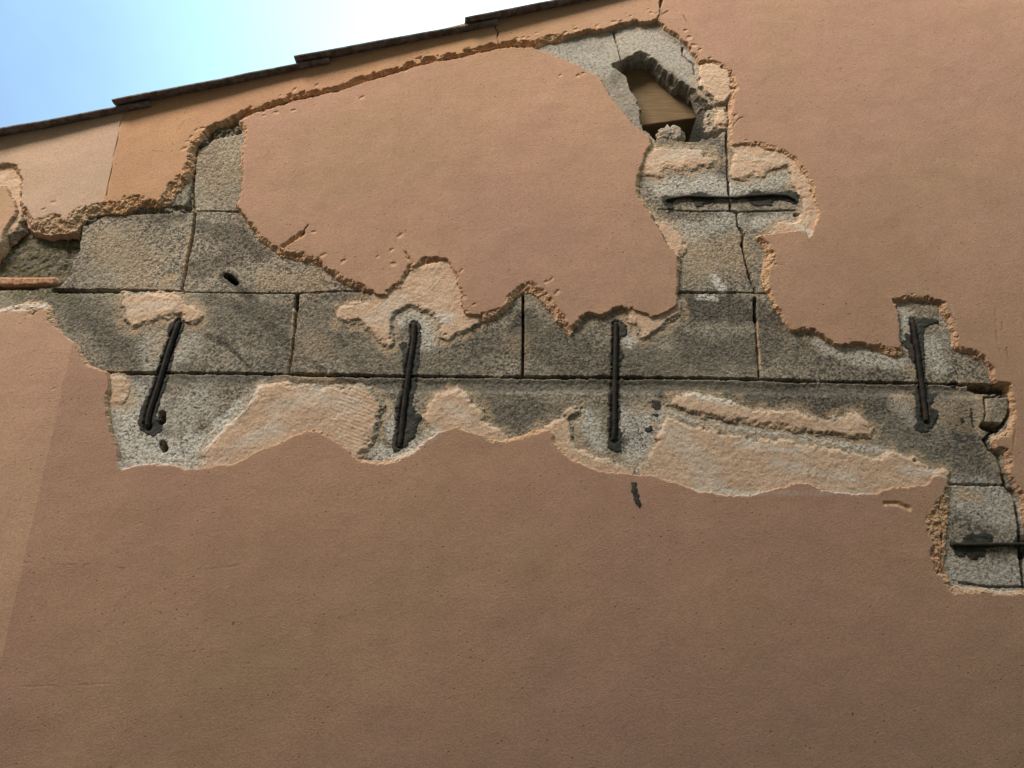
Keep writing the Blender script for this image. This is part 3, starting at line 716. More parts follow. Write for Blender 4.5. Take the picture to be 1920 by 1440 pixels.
# ------------------------------------------------------------------ finish-coat layer
hP = np.full((NX, NZ), -0.03, np.float32)
chip = np.zeros((NX, NZ), np.float32)
panel_id = np.full((NX, NZ), -1, np.int8)
dmin = np.full((NX, NZ), -9.0, np.float32)
FLAKE = {'verge': 0.75, 'right': 0.4, 'island': 0.6, 'lower': 0.4, 'scrap': 0.6}
names = list(PANELS)
for i, nm in enumerate(names):
    d, w = seg_field(PANELS[nm], True)
    T = T_PANEL[nm]
    wide = np.clip((w - 0.006) / 0.02, 0, 1)
    if nm == 'lower': w = w + 0.010 * np.clip(0.45 + 1.2 * n0, 0, 1.3)
    wmod = np.clip(1 + 1.9 * n0 + 0.8 * n1, 0.22, 2.4)
    fk = FLAKE[nm]
    de = d + (0.0026 + 0.0030 * wide) * n2 + (0.0024 + 0.0012 * wide) * n3 + 0.0010 * n4 + (0.0030 + 0.004 * wide) * n1
    ds = de + wide * 0.009 * n1 + wide * fk * ((wv - 0.5) * 0.007 + (0.35 - wf) * 0.004) + wide * (wv2 - 0.5) * 0.0018 * (0.4 + 0.6 * fk)
    ww = np.maximum(w * 0.62 * wmod, 0.0032)
    prof = np.clip(ds / ww, 0, 1)
    edge0 = 0.16 + (0.10 if nm == 'verge' else 0.0) * wide
    h = np.where(de > 0, T * (edge0 + (1 - edge0) * prof), edge0 * T + de * 4)
    c = np.where(de > 0, 1 - sm((prof - 0.90) / 0.09), 1.0)
    h = h + c * (0.0018 * n2 + 0.0016 * n3 + 0.0011 * n4 + 0.0012 * (wv2 - 0.5) * wide + 0.0028 * (wv - 0.5) * wide) * np.clip(de / 0.003, 0, 1)
    c = c * np.clip(0.72 + 0.9 * n1 + 0.5 * n2, 0.25, 1)
    h = np.maximum(h, -0.03)
    up = (h > hP)
    panel_id = np.where(up & (de > -0.012), i, panel_id)
    chip = np.where(up, c, chip); hP = np.where(up, h, hP)
    dmin = np.maximum(dmin, d)
dirt_p = np.zeros((NX, NZ), np.float32)
fine = np.zeros((NX, NZ), bool)

def groove(pts, w, depth, chips=1.0, amp=0.002, dirtv=0.0):
    """crack or flaked groove in the finish coat"""
    sl, d = local_dist(pts, False, w * 1.5 + 0.02)
    d = d + amp * (n2[sl] + 0.6 * n3[sl]) + (wv[sl] - 0.5) * amp * 2.0
    k = 1 - sm(d / w)
    hP[sl] -= depth * k * (1 + 0.35 * n3[sl])
    chip[sl] = np.maximum(chip[sl], chips * sm(k * 2.2))
    if dirtv: dirt_p[sl] = np.maximum(dirt_p[sl], dirtv * sm((k - 0.45) * 3))
    fine[sl] |= k > 0

SEAM = [(440, 232), (480, 212), (520, 200), (560, 188), (600, 180), (640, 172), (680, 158), (720, 145), (760, 133), (800, 122), (850, 112), (890, 103), (925, 96), (960, 90), (1000, 92)]
groove([(x, y - 4) for x, y in SEAM], 0.0075, 0.007, 0.9, 0.006)
groove([(x, y - 1) for x, y in SEAM], 0.0032, 0.012, 1.0, 0.0032, 0.5)
groove([(925, 45), (930, 62), (934, 66), (932, 78), (937, 92)], 0.0022, 0.006, 0.6, 0.0012, 0.5)
groove([(1236, 42), (1240, 28), (1236, 22), (1241, 8), (1244, -10)], 0.0014, 0.002, 0.4, 0.001, 0.35)
groove([(1278, 30), (1290, 50), (1298, 72), (1302, 84)], 0.0014, 0.002, 0.3, 0.0006, 0.55)
groove([(1233, 38), (1246, 28), (1252, 25)], 0.0016, 0.002, 0.4, 0.001, 0.3)
groove([(580, 425), (572, 436), (565, 445)], 0.0018, 0.003, 0.5, 0.0006, 0.6)
groove([(568, 442), (556, 452), (545, 458), (532, 466)], 0.008, 0.007, 0.9, 0.003)
groove([(762, 436), (763, 455), (762, 475), (768, 488)], 0.0012, 0.0015, 0.3, 0.0008, 0.22)
groove([(762, 478), (768, 488), (775, 497), (768, 503)], 0.005, 0.004, 0.6, 0.002)
groove([(50, 1056), (120, 1060), (190, 1060), (240, 1068)], 0.0013, 0.0004, 0.0, 0.0016, 0.10)
groove([(310, 1090), (350, 1075), (420, 1065), (460, 1060)], 0.0013, 0.0004, 0.0, 0.0016, 0.10)
groove([(0, 1285), (60, 1287), (140, 1285), (230, 1281)], 0.0013, 0.0004, 0.0, 0.0016, 0.10)
groove([(35, 695), (70, 697), (100, 696)], 0.0013, 0.0004, 0.0, 0.0016, 0.10)
groove([(1873, 600), (1880, 640), (1890, 690)], 0.0012, 0.001, 0.1, 0.0012, 0.22)
groove([(1862, 585), (1866, 640), (1876, 680)], 0.0012, 0.001, 0.0, 0.0012, 0.15)
groove([(1894, 730), (1900, 800), (1893, 860)], 0.0014, 0.001, 0.1, 0.001, 0.18)
groove([(850, 789), (862, 800), (875, 808), (900, 816), (925, 824)], 0.0020, 0.003, 0.4, 0.001, 0.4)
groove([(840, 808), (850, 803), (862, 800)], 0.0014, 0.002, 0.2, 0.001, 0.4)
groove([(1040, 815), (1052, 838), (1068, 856)], 0.0020, 0.003, 0.4, 0.001, 0.35)
groove([(1760, 935), (1758, 962), (1765, 1000), (1762, 1060), (1755, 1076)], 0.0024, 0.004, 0.6, 0.001, 0.3)
groove([(1645, 912), (1655, 914)], 0.0018, 0.002, 0.5, 0.001, 0.4)
groove([(1657, 946), (1680, 946), (1700, 955)], 0.007, 0.0035, 0.9, 0.001)
groove([(233, 225), (228, 250), (221, 285), (213, 325), (204, 372)], 0.0016, 0.0025, 0.5, 0.0003, 0.30)
groove([(25, 345), (34, 375), (40, 400)], 0.003, 0.006, 0.8, 0.001, 0.6)
groove([(125, 715), (112, 765), (105, 800)], 0.0010, 0.0008, 0.1, 0.0005, 0.10)
groove([(1372, 240), (1385, 226), (1392, 224)], 0.0016, 0.002, 0.4, 0.0006, 0.4)
groove([(1700, 575), (1745, 560), (1785, 566), (1795, 610)], 0.0008, 0.0004, 0.15, 0.0004, 0.0)
# flakes knocked out of the surface
rp = random.Random(5)
PITS = [(660, 540, 6), (608, 483, 7), (645, 495, 7), (590, 440, 5), (752, 446, 7), (736, 473, 6), (710, 485, 5), (738, 500, 8), (866, 512, 5), (869, 562, 9), (872, 590, 8), (890, 575, 5),
        (1045, 552, 7), (1025, 533, 6), (1034, 528, 5), (680, 188, 7), (553, 212, 6), (497, 222, 5), (520, 216, 7), (495, 215, 5), (104, 386, 8), (88, 398, 6),
        (372, 250, 6), (383, 247, 6), (355, 272, 6), (362, 264, 7), (350, 285, 8), (1085, 147, 7), (1093, 143, 6), (1050, 147, 5),
        (1312, 98, 6), (1293, 75, 9), (1285, 62, 6), (1300, 90, 8), (1378, 222, 7), (1397, 268, 4), (1445, 478, 7), (1450, 487, 6), (1452, 500, 5), (1440, 463, 6), (1380, 170, 10),
        (1372, 150, 8), (1330, 115, 6), (1230, 32, 5), (1165, 47, 6), (1150, 48, 7), (1120, 55, 7), (1080, 62, 8), (1060, 68, 7), (40, 330, 10), (20, 318, 8), (85, 705, 3), (105, 732, 4), (66, 707, 3),
        (1595, 1340, 2.2), (1300, 1245, 1.5), (1540, 575, 2.0), (1583, 573, 2.2), (1685, 745, 2), (615, 1040, 2), (440, 1170, 2.4), (905, 1240, 2.2)]
for k in range(16):                       # flaked edge along the seam under the verge
    a = rp.random() * (len(SEAM) - 1); i = int(a); t = a - i
    PITS.append((SEAM[i][0] * (1 - t) + SEAM[i + 1][0] * t, SEAM[i][1] * (1 - t) + SEAM[i + 1][1] * t - rp.uniform(-6, 16), rp.uniform(3.5, 7.5)))
for k in range(9):
    a = rp.random()
    PITS.append((1005 + 225 * a, 80 - 45 * a - rp.uniform(4, 14), rp.uniform(3, 6)))
for (px, py, r) in PITS:
    x, z = on_wall(px, py); rr = r / 1000.0
    sl = local_box([(px, py)], rr * 2.0)
    ang = 0.5 + rp.uniform(-0.5, 0.5)
    ux, uz = XX[sl] - x, ZZ[sl] - z
    a = (ux * math.cos(ang) + uz * math.sin(ang)) / (rr * 1.25); b_ = (-ux * math.sin(ang) + uz * math.cos(ang)) / (rr * 0.8)
    q = a * a + b_ * b_ + 0.55 * n3[sl] + 0.6 * n2[sl] + 0.3 * n4[sl]
    k = np.clip(1 - q, 0, 1) ** 0.6
    slope = np.clip(0.55 + 0.55 * b_, 0.1, 1.2)        # deepest at the upper rim, running out below
    hP[sl] -= np.minimum(0.0024, rr * 0.40) * k * slope
    chip[sl] = np.maximum(chip[sl], 0.55 * sm(k * 2.5))
    if r < 3: dirt_p[sl] = np.maximum(dirt_p[sl], 0.8 * sm(k * 3))
    fine[sl] |= k > 0

# paler coat on the far left: its own slightly proud panel, ends on a plumb line
XL, XR = -2.5, 4.2                # the gable's corners
_ra, _rb = on_wall(*ROOF[1]), on_wall(*ROOF[4])
ZROOF = lambda x: _ra[1] + (_rb[1] - _ra[1]) / (_rb[0] - _ra[0]) * (x - _ra[0]) - 0.013
def strips(xa, xb, zb, h, n=60):
    q = np.linspace(xa, xb, n + 1)
    return [(q[k], zb, q[k + 1], max(zb, min(ZROOF(q[k]), ZROOF(q[k + 1]))), h) for k in range(n)]
LINE_X = lambda z: on_wall(130, 690)[0] + 0 * z
pale = XX < LINE_X(ZZ)
TOP = np.interp(gx, [on_wall(*p)[0] for p in ROOF], [on_wall(*p)[1] for p in ROOF]).astype(np.float32)[:, None] - 0.013

# ------------------------------------------------------------------ cells -> objects
gable = empty("gable_wall", (0.0, 0.0, 0.0))
tag(gable, "damaged gable wall of ochre render broken away to grey concrete blocks", "wall")

def cellmax(F):
    return np.maximum(np.maximum(F[:-1, :-1], F[1:, :-1]), np.maximum(F[:-1, 1:], F[1:, 1:]))
def cellmin(F):
    return np.minimum(np.minimum(F[:-1, :-1], F[1:, :-1]), np.minimum(F[:-1, 1:], F[1:, 1:]))
def centre(F):
    return F[:-1, :-1]

def sheet(name, mask, H, mat, parent, attrs, extra=None):
    """mesh the cells of mask; extra = big quads (x0, z0, x1, z1, height) of plain surface"""
    ii, jj = np.nonzero(mask)
    vid = np.full((NX, NZ), -1, np.int64)
    used = np.zeros((NX, NZ), bool)
    for a in (0, 1):
        for b_ in (0, 1):
            used[ii + a, jj + b_] = True
    ui, uj = np.nonzero(used)
    vid[ui, uj] = np.arange(len(ui))
    V = np.stack([gx[ui], -H[ui, uj].astype(float), gz[uj]], 1)
    Fc = np.stack([vid[ii, jj], vid[ii + 1, jj], vid[ii + 1, jj + 1], vid[ii, jj + 1]], 1)
    at = {k: v[ui, uj] for k, v in attrs.items()}
    if extra:
        E = np.array(extra, float)
        n0 = len(V); n = len(E)
        q = np.stack([np.stack([E[:, 0], -E[:, 4], E[:, 1]], 1), np.stack([E[:, 2], -E[:, 4], E[:, 1]], 1),
                      np.stack([E[:, 2], -E[:, 4], E[:, 3]], 1), np.stack([E[:, 0], -E[:, 4], E[:, 3]], 1)], 1).reshape(-1, 3)
        V = np.concatenate([V, q]); Fc = np.concatenate([Fc, n0 + np.arange(n * 4).reshape(n, 4)])
        at = {k: np.concatenate([v, np.zeros(n * 4, np.float32)]) for k, v in at.items()}
    o = mesh_obj(name, V, Fc, mat, parent, True, at)
    if 'chip' in at and len(o.data.polygons) == len(Fc):        # fracture faces stay crisp
        o.data.polygons.foreach_set('use_smooth', at['chip'][Fc].mean(axis=1) < 0.25)
    return o

in_wall = centre(ZZ) < TOP[:-1]
# finish coat
plain_h = np.array([T_PANEL[n] for n in names] + [0], np.float32)
hPf = hP.copy()
vis_p = (cellmax(hPf) - cellmin(np.maximum(hB, hU)) > -0.002) & (cellmax(hPf) > -0.012) & (centre(panel_id) >= 0) & in_wall
TS = 20
nTx, nTz = (NX - 1) // TS, (NZ - 1) // TS
flat = (np.abs(hPf - plain_h[panel_id]) < 1e-6) & ~fine & (chip < 1e-6)
PATT = {'chip': chip, 'dirt': dirt_p, 'lime': plime * np.where(chip > 0.02, 1, 0.5).astype(np.float32)}
def panel(name, key, mat, part_mask, label=None, ext=()):
    i = names.index(key)
    mask = vis_p & (centre(panel_id) == i) & part_mask
    t_ok = mask[:nTx * TS, :nTz * TS].reshape(nTx, TS, nTz, TS).all(axis=(1, 3))
    f_ok = cellmin((flat & (plime < 0.01)).astype(np.float32))[:nTx * TS, :nTz * TS].reshape(nTx, TS, nTz, TS).min(axis=(1, 3)) > 0.5
    big = t_ok & f_ok
    extra = []
    for a, b_ in zip(*np.nonzero(big)):
        extra.append((gx[a * TS], gz[b_ * TS], gx[(a + 1) * TS], gz[(b_ + 1) * TS], T_PANEL[key]))
        mask[a * TS:(a + 1) * TS, b_ * TS:(b_ + 1) * TS] = False
    extra += [e if len(e) == 5 else (*e, T_PANEL[key]) for e in ext]
    o = sheet(name, mask, hPf, mat, gable, PATT, extra)
    if label: o['label'] = label
    return o
not_pale = ~centre(pale)
xe, ze = gx[-1], gz[-1]
xl = float(LINE_X(0))
every = np.ones_like(not_pale)
panel("verge_render", 'verge', M_VERGE, not_pale, "orange band of render under the roof edge")
panel("pale_render", 'verge', M_PALE, ~not_pale, "pale pinkish render patch below the roof edge")
panel("render_panel", 'island', M_PLASTER, every, "island of ochre render left standing amid the bare blocks")
panel("render_panel", 'right', M_PLASTER, every, "ochre render right of the stepped crack",
      strips(xe, XR, 2.1, T_PANEL['right']) + strips(0.3, xe, ze, T_PANEL['right'], 30))
panel("render_panel", 'lower', M_PLASTER, not_pale, "smooth ochre render below the broken strip",
      [(xl, 0.0, xe, gz[0]), (xe, 0.0, XR, 2.1, T_PANEL['right'])])
panel("pale_render", 'lower', M_STRIP, ~not_pale, "paler strip of render along the left side",
      [(XL, 0.0, xl, gz[0])] + strips(XL, gx[0], gz[0], T_PANEL['lower'], 24))
panel("render_panel", 'scrap', M_STRIP, every, "scrap of thin render at the left edge")

# undercoat patches
UATT = {'lime': plime, 'dirt': dirt_p * 0, 'thin': thin}
vis_u = (cellmax(hU) - cellmin(hB) > -0.002) & (cellmax(hU) > -0.010) & (centre(under_id) >= 0) & (cellmin(hP) < cellmax(hU) + 0.004)
for i in range(len(UNDER)):
    mk = vis_u & (centre(under_id) == i)
    if mk.any(): sheet("undercoat_patch", mk, hU, M_UNDER, gable, UATT)

# blocks: courses and perpends as they show
pxc, pyc = centre(PX), centre(PY)
bed2 = np.interp(pxc, [p[0] for p in J_BED2], [p[1] for p in J_BED2])
blk = np.zeros(pxc.shape, np.int16)
row = np.where(pyc < 397, 0, np.where(pyc < 548, 1, np.where(pyc < bed2, 2, np.where(pyc < bed2 + 27, 3, np.where(pyc < 909, 4, 5)))))
row = np.where((pyc < 263) & (pxc > 800), 6, row)
cr1x = np.interp(pyc, [p[1] for p in CR1], [p[0] for p in CR1])
cr2x = np.interp(pyc, [742, 800, 826, 854, 896, 925, 990, 1100], [1894, 1878, 1846, 1871, 1883, 1902, 1912, 1920])
j1 = np.interp(pyc, [397, 440, 480, 547], [366, 362, 353, 341]); j2 = np.interp(pyc, [550, 620, 702], [557, 552, 541])
colm = np.zeros(pxc.shape, np.int16)
colm = np.where(row == 0, (pxc > 364).astype(int) + (pxc > 800) + (pxc > cr1x), colm)
colm = np.where(row == 1, (pxc > 148).astype(int) + (pxc > j1) + (pxc > 800) + (pxc > cr1x), colm)
colm = np.where(row == 2, (pxc > j2).astype(int) + (pxc > 981) + (pxc > 1418), colm)
colm = np.where(row == 4, (pxc > 765).astype(int) + (pxc > 1199) + (pxc > 1640) + (pxc > cr2x), colm)
colm = np.where(row == 5, (pxc > cr2x).astype(int), colm)
colm = np.where(row == 6, (pxc > 1160).astype(int) * (pyc < 112), colm)
BATT = {'dirt': dirt, 'lime': lime, 'peach': peach, 'moss': moss}
top_cover = np.maximum(hP, hU)
vis_b = (cellmin(top_cover) < cellmax(hB) + 0.004) & (centre(dmin) < 0.03) & in_wall & (pxc > -260) & (pxc < 2050) & (pyc > 20)
for r_ in range(7):
    for c_ in range(5):
        mk = vis_b & (row == r_) & (colm == c_)
        if mk.sum() < 60: continue
        sheet("mortar_joint" if r_ == 3 else "concrete_block", mk, hB, M_MORTAR if r_ == 3 else M_SMOOTH if r_ == 6 else M_BLOCK, gable, BATT)

# solid body of the wall behind its face (pocket for the timber left open)
def box_v(x0, x1, y0, y1, z0, z1):
    v = [(x, y, z) for x in (x0, x1) for y in (y0, y1) for z in (z0, z1)]
    f = [(0, 1, 3, 2), (4, 6, 7, 5), (0, 4, 5, 1), (2, 3, 7, 6), (0, 2, 6, 4), (1, 5, 7, 3)]
    return v, f
rx = [on_wall(*p)[0] for p in ROOF]; rz = [on_wall(*p)[1] for p in ROOF]
slope = (rz[4] - rz[1]) / (rx[4] - rx[1])
zl, zr = rz[1] + slope * (XL - rx[1]), rz[1] + slope * (XR - rx[1])
v = []
for y in (0.21, 5.0):
    v += [(XL, y, 0), (XR, y, 0), (XR, y, zr - 0.02), (XL, y, zl - 0.02)]
mesh_obj("wall_body", v, [(0, 1, 2, 3), (7, 6, 5, 4), (0, 4, 5, 1), (1, 5, 6, 2), (2, 6, 7, 3), (3, 7, 4, 0)], M_BLOCK, gable, False)

# ------------------------------------------------------------------ resin and steel staples
surf = np.maximum(np.maximum(hP, hU), hB)
def resin_sheet(name, polys, parent, thick=0.0013, grow=0.0018):
    Hr = np.full((NX, NZ), -1.0, np.float32)
    for pts in polys:
        sl, d = local_dist(pts, True, 0.02)
        de = d + 0.0030 * n3[sl] + 0.0026 * n2[sl] + 0.0026 * n4[sl] + grow + 0.004 * n1[sl]
        k = np.clip(de / 0.005, -0.6, 1)
        base = np.maximum(surf[sl], -0.004)
        h = np.where(k > 0, base * 0.55 + surf[sl] * 0.45 + thick * np.sqrt(np.maximum(k, 0)) + 0.0012 * n2[sl] * np.maximum(k, 0), surf[sl] - 0.0015)
        Hr[sl] = np.where(k > -0.5, np.maximum(Hr[sl], h), Hr[sl])
    mk = cellmin(Hr) > -0.9
    mk &= cellmax(Hr - surf) > 0
    return sheet(name, mk, Hr, M_RESIN, parent, {})

def tube(name, path, rad, mat, parent, ribs=True, seg=12):
    """ribbed bar swept along 3-D points"""
    P = [Vector(p) for p in path]
    pts = []
    for i in range(len(P) - 1):
        n = max(2, int((P[i + 1] - P[i]).length / 0.0012))
        for k in range(n): pts.append(P[i].lerp(P[i + 1], k / n))
    pts.append(P[-1])
    for _ in range(14):
        pts = [pts[0]] + [(pts[i - 1] + pts[i] * 2 + pts[i + 1]) / 4 for i in range(1, len(pts) - 1)] + [pts[-1]]
    V, F = [], []
    s = 0
    ref = Vector((0, -1, 0))
    for i, p in enumerate(pts):
        t = (pts[min(i + 1, len(pts) - 1)] - pts[max(i - 1, 0)]).normalized()
        r_ = ref - t * ref.dot(t)
        if r_.length < 0.1:
            r_ = Vector((0, 0, 1)) - t * t.z
        r_.normalize(); ref = r_
        b_ = t.cross(r_)
        if i: s += (p - pts[i - 1]).length
        for k in range(seg):
            a = 2 * math.pi * k / seg
            rr = rad
            if ribs:
                ph = (s / 0.0058 + 0.55 * math.cos(a)) % 1.0
                rr += 0.0010 * max(0, math.sin(ph * 2 * math.pi)) ** 1.5
            V.append(p + r_ * math.cos(a) * rr + b_ * math.sin(a) * rr)
        if i:
            for k in range(seg):
                q = (i - 1) * seg
                F.append((q + k, q + (k + 1) % seg, q + seg + (k + 1) % seg, q + seg + k))
    F.append(tuple(range(seg))[::-1]); F.append(tuple(range(len(V) - seg, len(V))))
    return mesh_obj(name, [tuple(p) for p in V], F, mat, parent, True)

RESIN = {
    'a': [(325, 605), (332, 598), (345, 602), (345, 612), (333, 640), (325, 670), (312, 715), (300, 750), (291, 783), (300, 790), (305, 800), (300, 812), (287, 818), (275, 816),
          (264, 806), (260, 785), (265, 765), (277, 738), (290, 700), (303, 662), (315, 628), (319, 612)],
    'b': [(766, 607), (775, 602), (785, 604), (790, 615), (787, 642), (785, 680), (780, 695), (777, 722), (772, 760), (777, 777), (790, 780), (790, 790), (780, 797), (777, 820),
          (762, 835), (740, 847), (737, 835), (740, 817), (742, 785), (745, 760), (750, 732), (760, 710), (755, 685), (757, 665), (750, 647), (755, 639), (762, 642), (762, 655), (767, 655), (771, 622)],
    'c': [(1148, 604), (1155, 601), (1166, 604), (1173, 612), (1173, 628), (1163, 630), (1160, 649), (1170, 665), (1163, 680), (1160, 704), (1158, 731), (1162, 770), (1160, 797), (1166, 812),
          (1163, 831), (1168, 847), (1155, 848), (1142, 841), (1141, 828), (1143, 816), (1139, 797), (1140, 783), (1147, 770), (1139, 760), (1142, 739), (1147, 733), (1147, 686), (1141, 675), (1147, 659), (1148, 628)],
    'd': [(1707, 600), (1727, 594), (1742, 596), (1761, 600), (1759, 607), (1740, 609), (1732, 617), (1731, 644), (1732, 686), (1735, 721), (1738, 740), (1755, 739), (1748, 750), (1742, 761),
          (1744, 769), (1757, 771), (1757, 782), (1750, 796), (1740, 809), (1727, 811), (1715, 805), (1719, 790), (1718, 748), (1713, 736), (1723, 727), (1721, 696), (1717, 682), (1707, 669),
          (1705, 657), (1695, 650), (1691, 642), (1698, 638), (1699, 625), (1707, 634), (1713, 634), (1711, 617)],
    'e': [(1242, 370), (1250, 367), (1260, 368), (1262, 378), (1258, 386), (1261, 398), (1256, 394), (1247, 382), (1242, 378)],
    'e1': [(1295, 370), (1302, 362), (1315, 359), (1325, 362), (1330, 367), (1345, 368), (1345, 373), (1337, 375), (1332, 382), (1318, 385), (1305, 388), (1302, 377)],
    'e2': [(1395, 367), (1407, 361), (1415, 356), (1427, 358), (1440, 361), (1470, 361), (1477, 359), (1490, 361), (1496, 370), (1493, 383), (1485, 380), (1470, 375), (1449, 375), (1447, 385),
           (1415, 387), (1405, 381), (1404, 374)],
    'f': [(1783, 1017), (1790, 1014), (1802, 1016), (1807, 1008), (1819, 1001), (1830, 1003), (1845, 998), (1859, 1005), (1857, 1017), (1862, 1024), (1847, 1027), (1845, 1042), (1823, 1047), (1812, 1042), (1793, 1041), (1788, 1029)],
    'f1': [(1899, 1017), (1904, 1008), (1911, 1005), (1920, 1003), (1960, 1003), (1990, 1012), (1990, 1045), (1940, 1052), (1920, 1048), (1911, 1036), (1902, 1027)],
}
STAPLES = [
    ('a', ['a'], 0.0050, "slanting dark steel staple beside two drilled holes, leaning left across the long crack"),
    ('b', ['b'], 0.0048, "thickly smeared steel staple between the two peach undercoat patches, nearly upright"),
    ('c', ['c'], 0.0043, "upright ribbed steel staple below the middle render island, splashes beside its lower end"),
    ('d', ['d'], 0.0046, "ribbed steel staple in the notch right of the long crack, resin spreading at its top"),
    ('e', ['e', 'e1', 'e2'], 0.0033, "level steel staple bridging the stepped crack below the timber hole"),
    ('f', ['f', 'f1'], 0.0040, "level steel staple on the lowest bare block, cut by the right edge"),
]
for key, rs, rad, lab in STAPLES:
    pts = BARS[key]
    cxz = [on_wall(*p) for p in pts]
    root = empty("crack_staple", (sum(p[0] for p in cxz) / len(cxz), -0.004, sum(p[1] for p in cxz) / len(cxz)))
    tag(root, lab, "staple", "steel staples stitching the cracked wall")
    lift = 0.0045 if key in 'ef' else 0.0015
    P3 = [(on_wall(px, py, -lift)[0], -lift, on_wall(px, py, -lift)[1]) for px, py in pts]
    a0 = (P3[0][0], 0.03, P3[0][2]); a1 = (P3[-1][0], 0.03, P3[-1][2])
    tube("bar", [a0] + P3 + [a1], rad, M_STEEL, root)
    for r_ in rs:
        resin_sheet("resin_smear", [RESIN[r_]], root)
SPLASH = [
    [(1181, 902), (1194, 903), (1196, 925), (1203, 948), (1198, 954), (1190, 945), (1184, 930), (1180, 912)],
    [(1220, 752), (1228, 746), (1240, 750), (1241, 768), (1228, 770), (1219, 762)],
    [(1222, 772), (1238, 772), (1240, 783), (1230, 786), (1222, 780)],
    [(1210, 800), (1222, 796), (1226, 808), (1214, 814), (1206, 810)],
    [(1797, 783), (1806, 778), (1813, 788), (1808, 799), (1798, 795)],
    [(1817, 762), (1823, 765), (1828, 800), (1821, 800), (1816, 780)],
    [(1779, 716), (1788, 711), (1797, 718), (1792, 728), (1781, 726)],
    [(1215, 866), (1222, 869), (1221, 876), (1214, 873)], [(1234, 880), (1243, 879), (1242, 884), (1234, 886)],
    [(1352, 757), (1359, 756), (1358, 764), (1351, 763)],
]
for s_ in SPLASH:
    resin_sheet("resin_splash", [s_], gable, 0.0012, -0.0014)

# ------------------------------------------------------------------ timber in the cavity, mortar lump, clay strip
def beam():
    yF = 0.046
    sl_ = slope
    # end-face corners on the plane Y = yF
    br = on_wall(1306, 221, yF); bl = on_wall(1206, 235, yF)
    ux, uz = br[0] - bl[0], br[1] - bl[1]
    ln = math.hypot(ux, uz); ux, uz = ux / ln, uz / ln
    tr = on_wall(1288, 160, yF)
    tx, tz = tr[0] - br[0], tr[1] - br[1]
    k = 2.0
    c = [(br[0] - ux * 0.24, br[1] - uz * 0.24), br, (br[0] + tx * k, br[1] + tz * k), (br[0] - ux * 0.24 + tx * k, br[1] - uz * 0.24 + tz * k)]
    V, F = [], []
    for yy in (yF, 0.185):
        for x, z in c: V.append((x, yy, z))
    F = [(0, 1, 2, 3), (7, 6, 5, 4), (0, 4, 5, 1), (1, 5, 6, 2), (2, 6, 7, 3), (3, 7, 4, 0)]
    o = mesh_obj("roof_timber", V, F, M_WOOD, None, False)
    tag(o, "brown timber end seen inside the ragged hole in the wall", "timber")
    bv = o.modifiers.new("bevel", 'BEVEL'); bv.width = 0.003; bv.segments = 2
    return o
beam()

def lump():
    rg = random.Random(3)
    import bmesh
    bm = bmesh.new()
    bmesh.ops.create_icosphere(bm, subdivisions=5, radius=1.0)
    from mathutils import noise as mn
    x, z = on_wall(1259, 257, 0.022)
    for v_ in bm.verts:
        p = v_.co.copy()
        d = 1 + 0.22 * mn.fractal(p * 1.9, 1.0, 2.0, 4) + 0.07 * mn.fractal(p * 9, 1.0, 2.0, 3)
        cleft = math.exp(-((p.x + 0.05) / 0.10) ** 2) * max(0, p.z) * 0.30
        v_.co = Vector((x + p.x * d * 0.036, 0.026 + p.y * d * 0.020, z + p.z * (d - cleft) * 0.036))
    me = bpy.data.meshes.new("mortar_lump"); bm.to_mesh(me); bm.free()
    me.polygons.foreach_set('use_smooth', np.ones(len(me.polygons), dtype=bool))
    me.materials.append(M_LUMP)
    o = bpy.data.objects.new("mortar_lump", me); COL.objects.link(o)
    tag(o, "rough grey mortar lump on the sill of the hole, below the timber", "mortar lump")
lump()

def shard():
    import bmesh
    xa, za = on_wall(-70, 528, -0.004); xb, zb = on_wall(104, 526, -0.004)
    n = 90
    V, F = [], []
    rg = np.random.default_rng(8)
    zt = on_wall(50, 519, -0.004)[1]; zb_ = on_wall(50, 534, -0.004)[1]
    prof = [(0.03, 0), (-0.002, 0), (-0.006, 0.12), (-0.007, 0.35), (-0.006, 0.5), (-0.007, 0.68), (-0.006, 0.9), (-0.001, 1), (0.03, 1)]
    jit = np.cumsum(rg.normal(0, 0.00035, n)); jit -= np.linspace(jit[0], jit[-1], n)
    jt = rg.normal(0, 0.0007, (n, len(prof)))
    for i in range(n):
        x = xa + (xb - xa) * i / (n - 1)
        for k, (y, t) in enumerate(prof):
            z = zt + (zb_ - zt) * t + jit[i] * (1 if t > 0.5 else 0.4)
            V.append((x, y + jt[i, k] * (y < 0), z + jt[i, k] * 0.7))
        if i:
            m_ = len(prof)
            for k in range(m_ - 1):
                a = (i - 1) * m_ + k
                F.append((a, a + 1, a + m_ + 1, a + m_))
    m_ = len(prof)
    F.append(tuple(range(m_))[::-1]); F.append(tuple(range((n - 1) * m_, n * m_)))
    o = mesh_obj("clay_strip", V, F, M_CLAY, None, True)
    tag(o, "thin red clay tile strip bedded in the joint at the left edge", "clay tile")
shard()

